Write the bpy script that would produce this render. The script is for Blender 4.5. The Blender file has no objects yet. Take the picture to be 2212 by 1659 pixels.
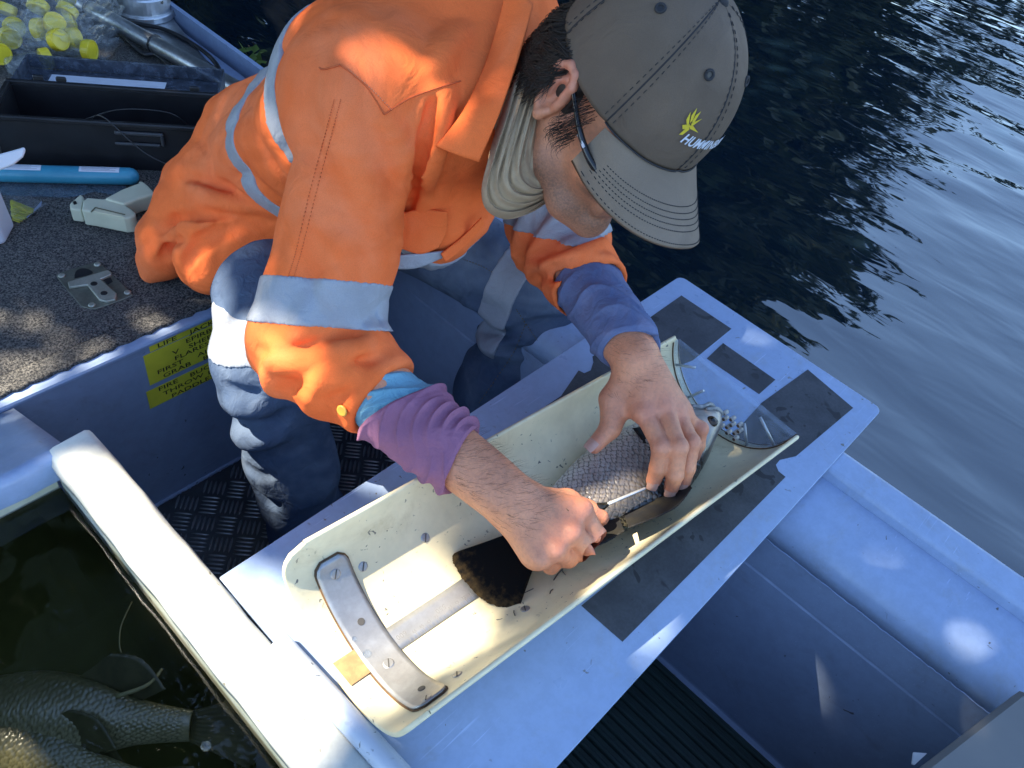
import bpy, math, random
import numpy as np
from mathutils import Vector, Matrix

scene = bpy.context.scene
COL = scene.collection
rnd = random.Random(7)
RNG = np.random.default_rng(11)
V3 = lambda *a: np.array(a, float)

# ---------------------------------------------------------------- camera
# world: the work board's top is z = 0, x runs across the boat to the water, y to the bow
CAM = V3(0, 0, .855)
CX = V3(.6838, -.7124, .1569); CY = V3(-.4447, -.5792, -.6832); CZ = V3(.5769, .3977, -.7135)
def _ortho():
    global CX, CY, CZ
    CZ = CZ / np.linalg.norm(CZ); CX = CX - CX.dot(CZ) * CZ; CX /= np.linalg.norm(CX); CY = np.cross(CZ, CX)
_ortho()
FPX, PX0, PY0 = 1758.5, 1106., 829.5
cam_d = bpy.data.cameras.new('camera'); cam = bpy.data.objects.new('camera', cam_d); COL.objects.link(cam)
cam_d.sensor_width = 36.; cam_d.lens = FPX / 2212. * 36.; cam_d.clip_start = .02; cam_d.clip_end = 3000.
m = Matrix.Identity(4)
for i in range(3):
    m[i][0] = CX[i]; m[i][1] = -CY[i]; m[i][2] = -CZ[i]; m[i][3] = CAM[i]
cam.matrix_world = m
scene.camera = cam
scene.render.resolution_x, scene.render.resolution_y = 1024, 768

# ---------------------------------------------------------------- sky and sun
SUN = V3(-.40, .50, .77); SUN /= np.linalg.norm(SUN)          # direction to the sun
w = bpy.data.worlds.new('World'); scene.world = w; w.use_nodes = True
nt = w.node_tree; nt.nodes.clear()
sky = nt.nodes.new('ShaderNodeTexSky'); sky.sky_type = 'NISHITA'; sky.sun_disc = False
sky.sun_elevation = math.asin(SUN[2]); sky.sun_rotation = math.atan2(SUN[0], SUN[1])
sky.altitude = 100; sky.air_density = 1.0; sky.dust_density = .15; sky.ozone_density = 2.6
bg = nt.nodes.new('ShaderNodeBackground'); bg.inputs[1].default_value = .15
wo = nt.nodes.new('ShaderNodeOutputWorld')
nt.links.new(sky.outputs[0], bg.inputs[0]); nt.links.new(bg.outputs[0], wo.inputs[0])
sl = bpy.data.lights.new('sun', 'SUN'); sl.energy = 4.5; sl.angle = math.radians(.53); sl.color = (1, .91, .74)
so = bpy.data.objects.new('sun', sl); COL.objects.link(so)
so.rotation_euler = Vector(SUN).to_track_quat('Z', 'Y').to_euler(); so.location = (-3, 6, 9)
vs = scene.view_settings
vs.view_transform = 'Standard'; vs.look = 'None'; vs.gamma = 1.; vs.exposure = 1.85; vs.use_curve_mapping = False
scene.cycles.use_denoising = True
scene.cycles.max_bounces = 8; scene.cycles.transparent_max_bounces = 16
scene.cycles.caustics_reflective = False; scene.cycles.caustics_refractive = False

# ---------------------------------------------------------------- picture measurements -> places in the boat
def ray(x, y):
    d = (x - PX0) * CX + (y - PY0) * CY + FPX * CZ
    return d / np.linalg.norm(d)
def atz(x, y, z=0.):
    d = ray(x, y); return CAM + d * ((z - CAM[2]) / d[2])
def aty(x, y, Y):
    d = ray(x, y); return CAM + d * (Y / d[1])
def atx(x, y, X):
    d = ray(x, y); return CAM + d * (X / d[0])
def atd(x, y, t):
    return CAM + ray(x, y) * t
def nrm(v):
    v = np.asarray(v, float); return v / (np.linalg.norm(v) + 1e-12)

# ---------------------------------------------------------------- materials
def new_mat(name):
    mt = bpy.data.materials.new(name); mt.use_nodes = True
    t = mt.node_tree; t.nodes.clear()
    out = t.nodes.new('ShaderNodeOutputMaterial'); b = t.nodes.new('ShaderNodeBsdfPrincipled')
    t.links.new(b.outputs[0], out.inputs[0])
    return mt, t, b, out
def c4(c): return (c[0], c[1], c[2], 1.)
def mixc(t, fac, a, b_, mode='MIX'):
    n = t.nodes.new('ShaderNodeMix'); n.data_type = 'RGBA'; n.blend_type = mode
    for s, v in ((n.inputs['Factor'], fac), (n.inputs['A'], a), (n.inputs['B'], b_)):
        s = [q for q in n.inputs if q.name == s.name and (q.type == ('VALUE' if s.name == 'Factor' else 'RGBA'))][0]
        if hasattr(v, 'is_output'): t.links.new(v, s)
        elif isinstance(v, (int, float)): s.default_value = v
        else: s.default_value = c4(v)
    return [o for o in n.outputs if o.type == 'RGBA'][0]
def noise(t, vec, scale, detail=4, rough=.55, dist=0.):
    n = t.nodes.new('ShaderNodeTexNoise'); n.inputs['Scale'].default_value = scale
    n.inputs['Detail'].default_value = detail; n.inputs['Roughness'].default_value = rough; n.inputs['Distortion'].default_value = dist
    if vec is not None: t.links.new(vec, n.inputs['Vector'])
    return n.outputs['Fac']
def ramp(t, fac, lo, hi, a=0., b_=1.):
    n = t.nodes.new('ShaderNodeMapRange'); n.interpolation_type = 'SMOOTHSTEP'
    n.inputs[1].default_value = lo; n.inputs[2].default_value = hi; n.inputs[3].default_value = a; n.inputs[4].default_value = b_
    t.links.new(fac, n.inputs[0]); return n.outputs[0]
def mathn(t, op, a, b_=None):
    n = t.nodes.new('ShaderNodeMath'); n.operation = op
    for i, v in enumerate((a, b_)):
        if v is None: continue
        if hasattr(v, 'is_output'): t.links.new(v, n.inputs[i])
        else: n.inputs[i].default_value = v
    return n.outputs[0]
def coords(t, scale=None):
    n = t.nodes.new('ShaderNodeTexCoord'); v = n.outputs['Object']
    if scale is not None:
        mp = t.nodes.new('ShaderNodeMapping'); mp.inputs['Scale'].default_value = scale
        t.links.new(v, mp.inputs['Vector']); v = mp.outputs['Vector']
    return v
def bump(t, b, h, strength, dist=.002):
    n = t.nodes.new('ShaderNodeBump'); n.inputs['Strength'].default_value = strength; n.inputs['Distance'].default_value = dist
    t.links.new(h, n.inputs['Height'])
    prev = b.inputs['Normal'].links
    if prev: t.links.new(prev[0].from_socket, n.inputs['Normal'])
    t.links.new(n.outputs[0], b.inputs['Normal'])
def attr(t, name):
    n = t.nodes.new('ShaderNodeAttribute'); n.attribute_name = name; return n
def M(name, col, col2=None, rough=.5, metal=0., vs=9., lo=.35, hi=.65, fine=0., fs=150., bmp=0., bs=200., bd=.001, specks=None, sp=(.72, .76), ss=120., spec=None, aniso=None, dist=.3, scr=0., stain=None):
    mt, t, b, out = new_mat(name)
    v = coords(t, aniso)
    c = None
    col2 = col2 or tuple(x * .8 for x in col)
    c = mixc(t, ramp(t, noise(t, v, vs, 5, .6, dist), lo, hi), col, col2)
    if fine:
        f = noise(t, v, fs, 3, .7); c = mixc(t, ramp(t, f, .3, .7, 0, fine), c, tuple(x * .35 for x in col))
    if specks is not None:
        f = mathn(t, 'MULTIPLY', ramp(t, noise(t, v, ss, 2, .6, .6), *sp), ramp(t, noise(t, v, ss * .12, 2), .42, .58))
        c = mixc(t, f, c, specks)
    if stain is not None:                       # grimy runs and smears with a shape of their own
        f = mathn(t, 'MULTIPLY', ramp(t, noise(t, v, 5.5, 6, .7, 1.6), .52, .72), ramp(t, noise(t, v, 45, 4, .7), .35, .65, .3, 1.)); c = mixc(t, mathn(t, 'MULTIPLY', f, .55), c, stain)
    if scr:                                     # fine scratches in two directions
        for rot, sc in ((.5, (1.2, 46, 46)), (2.1, (1.6, 60, 60))):
            mp = t.nodes.new('ShaderNodeMapping'); mp.inputs['Rotation'].default_value = (0, 0, rot); mp.inputs['Scale'].default_value = sc; t.links.new(coords(t), mp.inputs['Vector'])
            f = mathn(t, 'MULTIPLY', ramp(t, noise(t, mp.outputs[0], 6., 2, .5), .68, .74), ramp(t, noise(t, v, 9, 3), .45, .6)); c = mixc(t, mathn(t, 'MULTIPLY', f, scr), c, tuple(min(1, x * 1.35 + .05) for x in col))
    t.links.new(c, b.inputs['Base Color'])
    b.inputs['Roughness'].default_value = rough; b.inputs['Metallic'].default_value = metal
    if scr: t.links.new(ramp(t, noise(t, v, 18, 4, .7), .3, .7, rough * .75, min(1, rough * 1.4)), b.inputs['Roughness'])
    if spec is not None: b.inputs['Specular IOR Level'].default_value = spec
    if bmp: bump(t, b, noise(t, v, bs, 4, .6), bmp, bd)
    return mt
def clear_mat(name, tint, gloss=.05, haze=.1, hazecol=(.8, .85, .9), ior=1.45):
    """thin clear plastic: see-through, a fresnel sheen and a little milky haze"""
    mt, t, b, out = new_mat(name)
    tr = t.nodes.new('ShaderNodeBsdfTransparent'); tr.inputs[0].default_value = c4(tint)
    df = t.nodes.new('ShaderNodeBsdfDiffuse'); df.inputs[0].default_value = c4(hazecol)
    gl = t.nodes.new('ShaderNodeBsdfGlossy'); gl.inputs['Roughness'].default_value = gloss
    lw = t.nodes.new('ShaderNodeLayerWeight'); lw.inputs[0].default_value = .5; fz = mathn(t, 'ADD', mathn(t, 'MULTIPLY', mathn(t, 'POWER', lw.outputs['Facing'], 4.), .7), .03)
    m1 = t.nodes.new('ShaderNodeMixShader'); m2 = t.nodes.new('ShaderNodeMixShader')
    f = noise(t, coords(t), 60, 4, .7)
    t.links.new(ramp(t, f, .35, .75, haze * .4, haze * 1.6), m1.inputs[0])
    t.links.new(tr.outputs[0], m1.inputs[1]); t.links.new(df.outputs[0], m1.inputs[2])
    t.links.new(fz, m2.inputs[0]); t.links.new(m1.outputs[0], m2.inputs[1]); t.links.new(gl.outputs[0], m2.inputs[2])
    t.links.new(m2.outputs[0], out.inputs[0]); t.nodes.remove(b)
    return mt

# ---------------------------------------------------------------- meshes and objects
ORG = {}
def tag(o, label=None, cat=None, group=None, kind=None):
    if label: o['label'] = label
    if cat: o['category'] = cat
    if group: o['group'] = group
    if kind: o['kind'] = kind
    return o
def thing(name, base, label, cat, group=None):
    o = bpy.data.objects.new(name, None); o.empty_display_size = .05; o.location = base; COL.objects.link(o)
    ORG[o] = np.array(base, float); return tag(o, label, cat, group)
def obj(name, V, F, mat, parent=None, smooth=True, base=None, attrs=None, uv=None):
    V = np.asarray(V, float)
    if parent is not None: o0 = ORG[parent]
    else: o0 = np.array(base, float) if base is not None else np.array([V[:, 0].mean(), V[:, 1].mean(), V[:, 2].min()])
    me = bpy.data.meshes.new(name)
    F = F.tolist() if isinstance(F, np.ndarray) else F
    me.from_pydata((V - o0).tolist(), [], F)
    me.materials.append(mat)
    if smooth: me.polygons.foreach_set('use_smooth', [True] * len(me.polygons))
    if attrs:
        for k, a in attrs.items():
            a = np.asarray(a, float)
            if a.ndim == 1:
                at = me.attributes.new(k, 'FLOAT', 'POINT'); at.data.foreach_set('value', a)
            else:
                at = me.attributes.new(k, 'FLOAT_COLOR', 'POINT'); at.data.foreach_set('color', np.c_[a, np.ones(len(a))].ravel())
    me.update()
    o = bpy.data.objects.new(name, me); COL.objects.link(o)
    if parent is not None: o.parent = parent
    else: o.location = o0
    ORG[o] = o0 if parent is not None else o0
    return o
class MB:
    def __init__(s): s.V = []; s.F = []
    def add(s, V, F):
        n = len(s.V); s.V += [tuple(v) for v in V]; s.F += [tuple(i + n for i in f) for f in F]; return s
    def box(s, c, sz, ax=None, bev=0.):
        """box centre c, full sizes sz, axes ax (rows); bevelled by shrinking the corners"""
        ax = np.eye(3) if ax is None else np.asarray(ax, float); c = np.asarray(c, float); h = np.asarray(sz, float) / 2
        if bev <= 0:
            V = [c + sx * h[0] * ax[0] + sy * h[1] * ax[1] + sz_ * h[2] * ax[2] for sx in (-1, 1) for sy in (-1, 1) for sz_ in (-1, 1)]
            return s.add(V, [(0, 1, 3, 2), (4, 6, 7, 5), (0, 4, 5, 1), (2, 3, 7, 6), (0, 2, 6, 4), (1, 5, 7, 3)])
        b = min(bev, min(h) * .95); V = []; idx = {}
        for sx in (-1, 1):
            for sy in (-1, 1):
                for q in (-1, 1):
                    for k in range(3):
                        hh = [h[0] - b, h[1] - b, h[2] - b]; hh[k] = h[k]
                        idx[(sx, sy, q, k)] = len(V); V.append(c + sx * hh[0] * ax[0] + sy * hh[1] * ax[1] + q * hh[2] * ax[2])
        F = []
        I = lambda S, k: idx[(S[0], S[1], S[2], k)]
        for k in range(3):
            i, j = [q for q in range(3) if q != k]
            for sg in (-1, 1):
                L = []
                for a, b_ in ((-1, -1), (1, -1), (1, 1), (-1, 1)):
                    S = [0, 0, 0]; S[k] = sg; S[i] = a; S[j] = b_; L.append(I(S, k))
                F.append(tuple(L))
            for a in (-1, 1):
                for b_ in (-1, 1):
                    S0 = [0, 0, 0]; S0[i] = a; S0[j] = b_; S1 = list(S0); S0[k] = -1; S1[k] = 1
                    F.append((I(S0, i), I(S1, i), I(S1, j), I(S0, j)))
        for sx in (-1, 1):
            for sy in (-1, 1):
                for q in (-1, 1): F.append((I((sx, sy, q), 0), I((sx, sy, q), 1), I((sx, sy, q), 2)))
        return s.add(V, F)
    def tube(s, P, r, n=8, cap=True, flat=None):
        P = [np.asarray(p, float) for p in P]; k = len(P); r = [r] * k if np.isscalar(r) else list(r)
        V = []; F = []; ref = None
        for i in range(k):
            d = nrm(P[min(i + 1, k - 1)] - P[max(i - 1, 0)])
            if ref is None: ref = nrm(np.cross(d, (0.31, .2, .93))) if flat is None else nrm(flat - np.dot(flat, d) * d)
            a = nrm(ref - np.dot(ref, d) * d); b_ = np.cross(d, a); ref = a
            for j in range(n):
                q = 2 * math.pi * j / n; V.append(P[i] + r[i] * (math.cos(q) * a + math.sin(q) * b_ * (1 if flat is None else .35)))
        for i in range(k - 1):
            for j in range(n): F.append((i * n + j, i * n + (j + 1) % n, (i + 1) * n + (j + 1) % n, (i + 1) * n + j))
        if cap: F.append(tuple(range(n))[::-1]); F.append(tuple((k - 1) * n + j for j in range(n)))
        return s.add(V, F)
    def prism(s, poly, up, th):
        """polygon of world points, thickened by th along up (from the polygon down)"""
        P = [np.asarray(p, float) for p in poly]; n = len(P); up = np.asarray(up, float)
        V = P + [p - up * th for p in P]
        F = [tuple(range(n)), tuple(range(2 * n - 1, n - 1, -1))] + [(i, i + n, (i + 1) % n + n, (i + 1) % n) for i in range(n)]
        return s.add(V, F)
    def lathe(s, c, axis, prof, n=20):
        axis = nrm(axis); a = nrm(np.cross(axis, (.2, .9, .31))); b_ = np.cross(axis, a); V = []; F = []; k = len(prof)
        for r, h in prof:
            for j in range(n):
                q = 2 * math.pi * j / n; V.append(np.asarray(c) + axis * h + r * (math.cos(q) * a + math.sin(q) * b_))
        for i in range(k - 1):
            for j in range(n): F.append((i * n + j, i * n + (j + 1) % n, (i + 1) * n + (j + 1) % n, (i + 1) * n + j))
        F.append(tuple(range(n))[::-1]); F.append(tuple((k - 1) * n + j for j in range(n)))
        return s.add(V, F)
    def build(s, name, mat, parent=None, smooth=False, base=None, **k):
        return obj(name, s.V, s.F, mat, parent, smooth, base, **k)
def grid_faces(nu, nv, wrapu=False, wrapv=False):
    F = []
    for i in range(nu if wrapu else nu - 1):
        for j in range(nv if wrapv else nv - 1):
            i2 = (i + 1) % nu; j2 = (j + 1) % nv
            F.append((i * nv + j, i2 * nv + j, i2 * nv + j2, i * nv + j2))
    return F
def bevel_mod(o, wd=.002, seg=2):
    md = o.modifiers.new('bevel', 'BEVEL'); md.width = wd; md.segments = seg; md.limit_method = 'ANGLE'; md.angle_limit = math.radians(35)
    return o
def spline(P, n):
    """Catmull-Rom through P, n samples"""
    P = np.asarray(P, float); k = len(P); T = np.linspace(0, k - 1, n); out = []
    for t in T:
        i = min(int(t), k - 2); f = t - i
        p0, p1, p2, p3 = P[max(i - 1, 0)], P[i], P[i + 1], P[min(i + 2, k - 1)]
        out.append(.5 * (2 * p1 + (p2 - p0) * f + (2 * p0 - 5 * p1 + 4 * p2 - p3) * f * f + (3 * p1 - p0 - 3 * p2 + p3) * f ** 3))
    return np.array(out)
def text_mesh(txt, size=1., bold=0., shear=0., res=2):
    cu = bpy.data.curves.new('lettering', 'FONT'); cu.body = txt; cu.size = size; cu.offset = bold; cu.shear = shear; cu.resolution_u = res
    cu.fill_mode = 'FRONT'
    o = bpy.data.objects.new('lettering', cu); me = o.to_mesh()
    V = np.array([v.co[:] for v in me.vertices]) if len(me.vertices) else np.zeros((0, 3)); F = [tuple(p.vertices) for p in me.polygons]
    o.to_mesh_clear(); bpy.data.objects.remove(o); bpy.data.curves.remove(cu)
    return V, F
def lettering(mb, txt, origin, right, up, size, xs=1., bold=0., off=.0006, shear=0.):
    V, F = text_mesh(txt, size, bold, shear)
    if not len(V): return
    right, up = nrm(right), nrm(up); n = np.cross(right, up)
    mb.add([np.asarray(origin) + right * v[0] * xs + up * v[1] + n * off for v in V], F)

# ---------------------------------------------------------------- smooth blended solids (signed distance, meshed with surface nets)
def smin(a, b, k):
    if k <= 0: return np.minimum(a, b)
    h = np.clip(.5 + .5 * (b - a) / k, 0, 1); return b + (a - b) * h - k * h * (1 - h)
def smax(a, b, k): return -smin(-a, -b, k)
class Solid:
    def __init__(s): s.p = []; s.disp = None; s.dmax = 0.
    def cone(s, a, b, ra, rb, k=.01, sub=False, flat=None, fs=1.):
        a = np.asarray(a, float); b = np.asarray(b, float); ab = b - a; L2 = ab @ ab + 1e-12
        n = None if flat is None else nrm(np.asarray(flat) - (np.asarray(flat) @ ab) / L2 * ab)
        def f(P):
            Q = P - a; h = np.clip(Q @ ab / L2, 0, 1); D = Q - h[:, None] * ab
            if n is not None: D = D + (fs - 1) * (D @ n)[:, None] * n; return (np.sqrt((D * D).sum(1)) - (ra + (rb - ra) * h)) / math.sqrt(fs)
            return np.sqrt((D * D).sum(1)) - (ra + (rb - ra) * h)
        s.p.append((f, (a + b) / 2, np.sqrt(L2) / 2 + max(ra, rb), k, sub)); return s
    def chain(s, P, R, k=.01, **kw):
        for i in range(len(P) - 1): s.cone(P[i], P[i + 1], R[i], R[i + 1], k, **kw)
        return s
    def ell(s, c, r, ax=None, k=.01, sub=False):
        c = np.asarray(c, float); r = np.asarray(r, float); A = np.eye(3) if ax is None else np.asarray(ax, float)   # rows are axes
        def f(P):
            q = (P - c) @ A.T / r; k0 = np.sqrt((q * q).sum(1)) + 1e-9; k1 = np.sqrt(((q / r) ** 2).sum(1)) + 1e-9
            return k0 * (k0 - 1) / k1
        s.p.append((f, c, r.max(), k, sub)); return s
    def half(s, c, n, k=.004):
        """cut away the side n points to"""
        c = np.asarray(c, float); n = nrm(n)
        s.p.append((lambda P: -((P - c) @ n), c, 1e9, k, True)); return s
    def __call__(s, P, use=None):
        d = np.full(len(P), 1e3)
        for (f, c, r, k, sub) in (s.p if use is None else use):
            if sub: d = smax(d, -f(P), k)
            else: d = smin(d, f(P), k)
        if s.disp is not None: d = d - s.disp(P)
        return d
    def near(s, c, h):
        return [q for q in s.p if np.linalg.norm(q[1] - c) - q[2] < h * 1.5 + q[3] + .02]
    def bounds(s):
        q = [(c, r) for f, c, r, k, sub in s.p if not sub]
        return np.min([c - r for c, r in q], 0) - .01 - s.dmax, np.max([c + r for c, r in q], 0) + .01 + s.dmax
def mesh_solid(sd, vox, lo=None, hi=None, N=14):
    """narrow-band surface nets over blocks of N^3 cells; sd(P, use) with sd.near for culling"""
    b0, b1 = sd.bounds(); lo = b0 if lo is None else np.maximum(lo, b0); hi = b1 if hi is None else np.minimum(hi, b1)
    B = N * vox; nb = np.ceil((hi - lo) / B).astype(int) + 1
    g = np.stack(np.meshgrid(*[np.arange(n) for n in nb], indexing='ij'), -1).reshape(-1, 3)
    cen = lo + (g + .5) * B; hd = B * .87
    dc = sd(cen); act = g[np.abs(dc) < hd * 1.35 + sd.dmax + vox * 2]
    loc = np.stack(np.meshgrid(*[np.arange(-1, N + 1)] * 3, indexing='ij'), -1).reshape(-1, 3)
    n2 = N + 2; big = (nb * N + 4).astype(np.int64)
    ids = []; pos = []; quads = []
    def gid(c): return ((c[:, 0] + 1) * big[1] + c[:, 1] + 1) * big[2] + c[:, 2] + 1
    for gi in act:
        P = lo + (gi * N + loc) * vox
        c = lo + (gi + .5) * B
        use = sd.near(c, hd)
        if not use: continue
        D = sd(P, use).reshape(n2, n2, n2)
        if D.min() > 0 or D.max() < 0: continue
        sg = D < 0
        # cells
        cs = np.zeros((N + 1,) * 3, int); sumP = np.zeros((N + 1, N + 1, N + 1, 3)); cnt = np.zeros((N + 1,) * 3)
        for ax in range(3):
            a = [slice(0, n2)] * 3; b = [slice(0, n2)] * 3; a[ax] = slice(0, n2 - 1); b[ax] = slice(1, n2)
            A, Bv = D[tuple(a)], D[tuple(b)]; cr = (A < 0) != (Bv < 0)
            t = np.where(cr, A / (A - Bv + 1e-12), 0)
            o1, o2 = [q for q in range(3) if q != ax]
            for i in (0, 1):
                for j in (0, 1):
                    sl_ = [None] * 3; sl_[ax] = slice(0, N + 1); sl_[o1] = slice(i, N + 1 + i); sl_[o2] = slice(j, N + 1 + j)
                    cc = cr[tuple(sl_)]; tt = t[tuple(sl_)]
                    cnt += cc; sumP[..., ax] += cc * tt; sumP[..., o1] += cc * i; sumP[..., o2] += cc * j
            # quads for edges whose start lies in the owned range (index 1..N)
            e = cr[1:N + 1, 1:N + 1, 1:N + 1] if True else None
            s0 = sg[tuple(a)][1:N + 1, 1:N + 1, 1:N + 1]
            I = np.argwhere(e)
            if len(I):
                base = I + gi * N            # global grid point
                u = np.zeros(3, int); u[o1] = 1; v = np.zeros(3, int); v[o2] = 1
                q = np.stack([gid(base - u - v), gid(base - v), gid(base), gid(base - u)], 1)
                fl = s0[tuple(I.T)]
                if ax == 1: fl = ~fl
                q[~fl] = q[~fl][:, ::-1]
                quads.append(q)
        I = np.argwhere(cnt > 0)
        if len(I):
            pp = sumP[tuple(I.T)] / cnt[tuple(I.T)][:, None]
            pos.append(lo + (gi * N + I - 1 + pp) * vox); ids.append(gid(I - 1 + gi * N))
    ids = np.concatenate(ids); pos = np.concatenate(pos); quads = np.concatenate(quads)
    uq, first = np.unique(ids, return_index=True); V = pos[first]
    k = np.searchsorted(uq, quads); k = np.clip(k, 0, len(uq) - 1); ok = (uq[k] == quads).all(1)
    return V, k[ok]
def relax(V, F, it=2, lam=.5):
    E = np.concatenate([F[:, [0, 1]], F[:, [1, 2]], F[:, [2, 3]], F[:, [3, 0]]]); E = np.concatenate([E, E[:, ::-1]])
    for _ in range(it):
        S = np.stack([np.bincount(E[:, 0], V[E[:, 1], q], len(V)) for q in range(3)], 1); n = np.bincount(E[:, 0], minlength=len(V))
        V = V + lam * (S / np.maximum(n, 1)[:, None] - V)
    return V
def hits(sd, pts, t0=.5, t1=2.2, off=0.):
    """first points of the solid along the sight lines, with normals"""
    D = np.array([ray(x, y) for x, y in pts]); t = np.full(len(D), t0); live = np.ones(len(D), bool)
    for _ in range(110):
        if not live.any(): break
        v = sd(CAM + D[live] * t[live][:, None]); idx = np.where(live)[0]
        t[idx] += np.where(v < .0006, 0, np.maximum(v * .7, .0006)); live[idx[(v < .0006) | (t[idx] > t1)]] = False
    P = CAM + D * t[:, None]; e = 1e-3
    g = np.stack([sd(P + e * a) - sd(P - e * a) for a in np.eye(3)], 1); g /= np.linalg.norm(g, axis=1)[:, None] + 1e-12
    return P + g * off, g
def hit(sd, x, y, t0=.5, t1=2.2, off=0.):
    P, N = hits(sd, [(x, y)], t0, t1, off); return P[0], N[0]
def largest(V, F):
    """keep the largest connected piece"""
    lab = np.arange(len(V))
    while True:
        m_ = lab[F].min(1); new = lab.copy(); np.minimum.at(new, F.ravel(), np.repeat(m_, F.shape[1])); new = new[new]
        if (new == lab).all(): break
        lab = new
    l_, c_ = np.unique(lab[F[:, 0]], return_counts=True); k = l_[c_.argmax()]; F = F[lab[F[:, 0]] == k]
    u, inv = np.unique(F, return_inverse=True); return V[u], inv.reshape(F.shape)
def sines(P, kd, seed, n=4):
    """cheap band-limited noise in about [-1, 1]; kd = wave numbers per axis"""
    r = np.random.default_rng(seed); o = np.zeros(len(P))
    for i in range(n):
        k = r.normal(size=3) * np.asarray(kd); o += np.sin(P @ k + r.uniform(0, 6.28) + 1.3 * np.sin(P @ (r.normal(size=3) * np.asarray(kd) * .7) + r.uniform(0, 6.28)))
    return o / n * 1.2
# ================================================================ setting: water, bank, trees
WATER = -.38
def water_mat():
    mt, t, b, out = new_mat('lake water')
    v = coords(t)
    def stretched(rot, sc, scale, detail, dist):
        mp = t.nodes.new('ShaderNodeMapping'); mp.inputs['Rotation'].default_value = (0, 0, rot); mp.inputs['Scale'].default_value = sc
        t.links.new(v, mp.inputs['Vector']); return noise(t, mp.outputs['Vector'], scale, detail, .5, dist)
    a = stretched(.22, (1., .30, 1), 8.5, 2, .6)
    b2 = stretched(-.15, (1., .32, 1), 21., 1, .5)
    b3 = stretched(.5, (1., .5, 1), 4.5, 1, .2)
    h = mathn(t, 'ADD', mathn(t, 'MULTIPLY', a, 1.), mathn(t, 'ADD', mathn(t, 'MULTIPLY', b2, .20), mathn(t, 'MULTIPLY', b3, .9)))
    b.inputs['Base Color'].default_value = (.004, .011, .020, 1)
    b.inputs['Roughness'].default_value = .03; b.inputs['IOR'].default_value = 2.25
    bump(t, b, h, .8, .0047)
    return mt
xs = np.concatenate([np.linspace(-14, -.76, 20, endpoint=False), np.linspace(-.76, .9, 20, endpoint=False), np.linspace(.9, 6, 340, endpoint=False), np.linspace(6, 45, 40)])
ys = np.concatenate([np.linspace(-22, -1.62, 20, endpoint=False), np.linspace(-1.62, -1.2, 5, endpoint=False), np.linspace(-1.2, 3.4, 240, endpoint=False), np.linspace(3.4, 30, 40)])
gx, gy = np.meshgrid(xs, ys, indexing='ij')
gz = np.zeros_like(gx)
for lam, amp, ang, ph in ((.34, .0012, .10, 0), (.21, .0007, -.12, 1.1), (.13, .00035, .25, 2.3), (.52, .0020, .42, .4), (.17, .0004, -.35, 4.)):
    k = 2 * math.pi / lam
    gz += amp * np.sin(k * (gx * math.cos(ang) + gy * math.sin(ang)) + ph + 1.5 * np.sin(gx * 1.7 + gy * 2.3 + ph) + 1.1 * np.sin(gy * 3.1 - gx * .9))
near = np.clip(1 - (np.hypot(gx - 1, gy) - 5) / 4, 0, 1); gz = WATER + gz * near
WF = np.array(grid_faces(len(xs), len(ys))); WV = np.c_[gx.ravel(), gy.ravel(), gz.ravel()]; wc = WV[WF].mean(1)
WF = WF[~((wc[:, 0] > -.74) & (wc[:, 0] < .975) & (wc[:, 1] > -1.6) & (wc[:, 1] < 2.85))]          # the hull floats in this opening
tag(obj('water', WV, WF, water_mat(), base=(0, 0, WATER)), kind='structure')

m_bank = M('bank earth', (.10, .085, .05), (.06, .07, .03), rough=.95, vs=1.2, bmp=.6, bs=8, bd=.05)
# bank: a sheet beyond a line, rising from under the water to the horizon
A0 = V3(9.2, 1.5, 0); dl = nrm(V3(-7, 2.6, 0)); nl = V3(dl[1], -dl[0], 0); nl = nl if nl[1] > 0 else -nl
U_ = np.concatenate([np.linspace(-2.5, 14, 34), [20, 60, 300]]); W_ = np.array([-1.2, -.5, 0, .4, .9, 1.6, 2.6, 4, 7, 14, 60, 400.])
Hh = np.array([-.9, -.55, -.36, -.22, -.1, .0, .15, .4, .7, 1., 1.5, 6.])
PV = []
for u in U_:
    for wv, hz in zip(W_, Hh):
        j = .35 * math.sin(u * 1.3) + .22 * math.sin(u * 2.9 + 1)
        p = A0 + dl * u + nl * (wv + j + (0 if u > -1.4 else (-1.4 - u) * 2.2)); PV.append((p[0], p[1], hz + .08 * math.sin(u * 2 + wv)))
tag(obj('bank', PV, grid_faces(len(U_), len(W_)), m_bank, base=(6, 4, 0)), kind='structure')
# ground far round the lake, closing the horizon on the open side
ring = [(r, z) for r, z in ((60, -1.2), (80, -.2), (110, .6), (200, 3), (900, 8))]
PV = []; n = 48
for r, z in ring:
    for j in range(n):
        a = 2 * math.pi * j / n; PV.append((r * math.cos(a) * (1 + .08 * math.sin(3 * a)), r * math.sin(a) * (1 + .1 * math.cos(2 * a)), z))
tag(obj('ground', PV, grid_faces(len(ring), n, wrapv=True), m_bank, base=(0, 0, 0)), kind='structure')
xs2 = np.linspace(-100, 100, 3)
tag(obj('lake_bed', [(x, y, -1.6) for x in xs2 for y in xs2], grid_faces(3, 3), m_bank, base=(0, 0, -1.6)), kind='structure')

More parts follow.
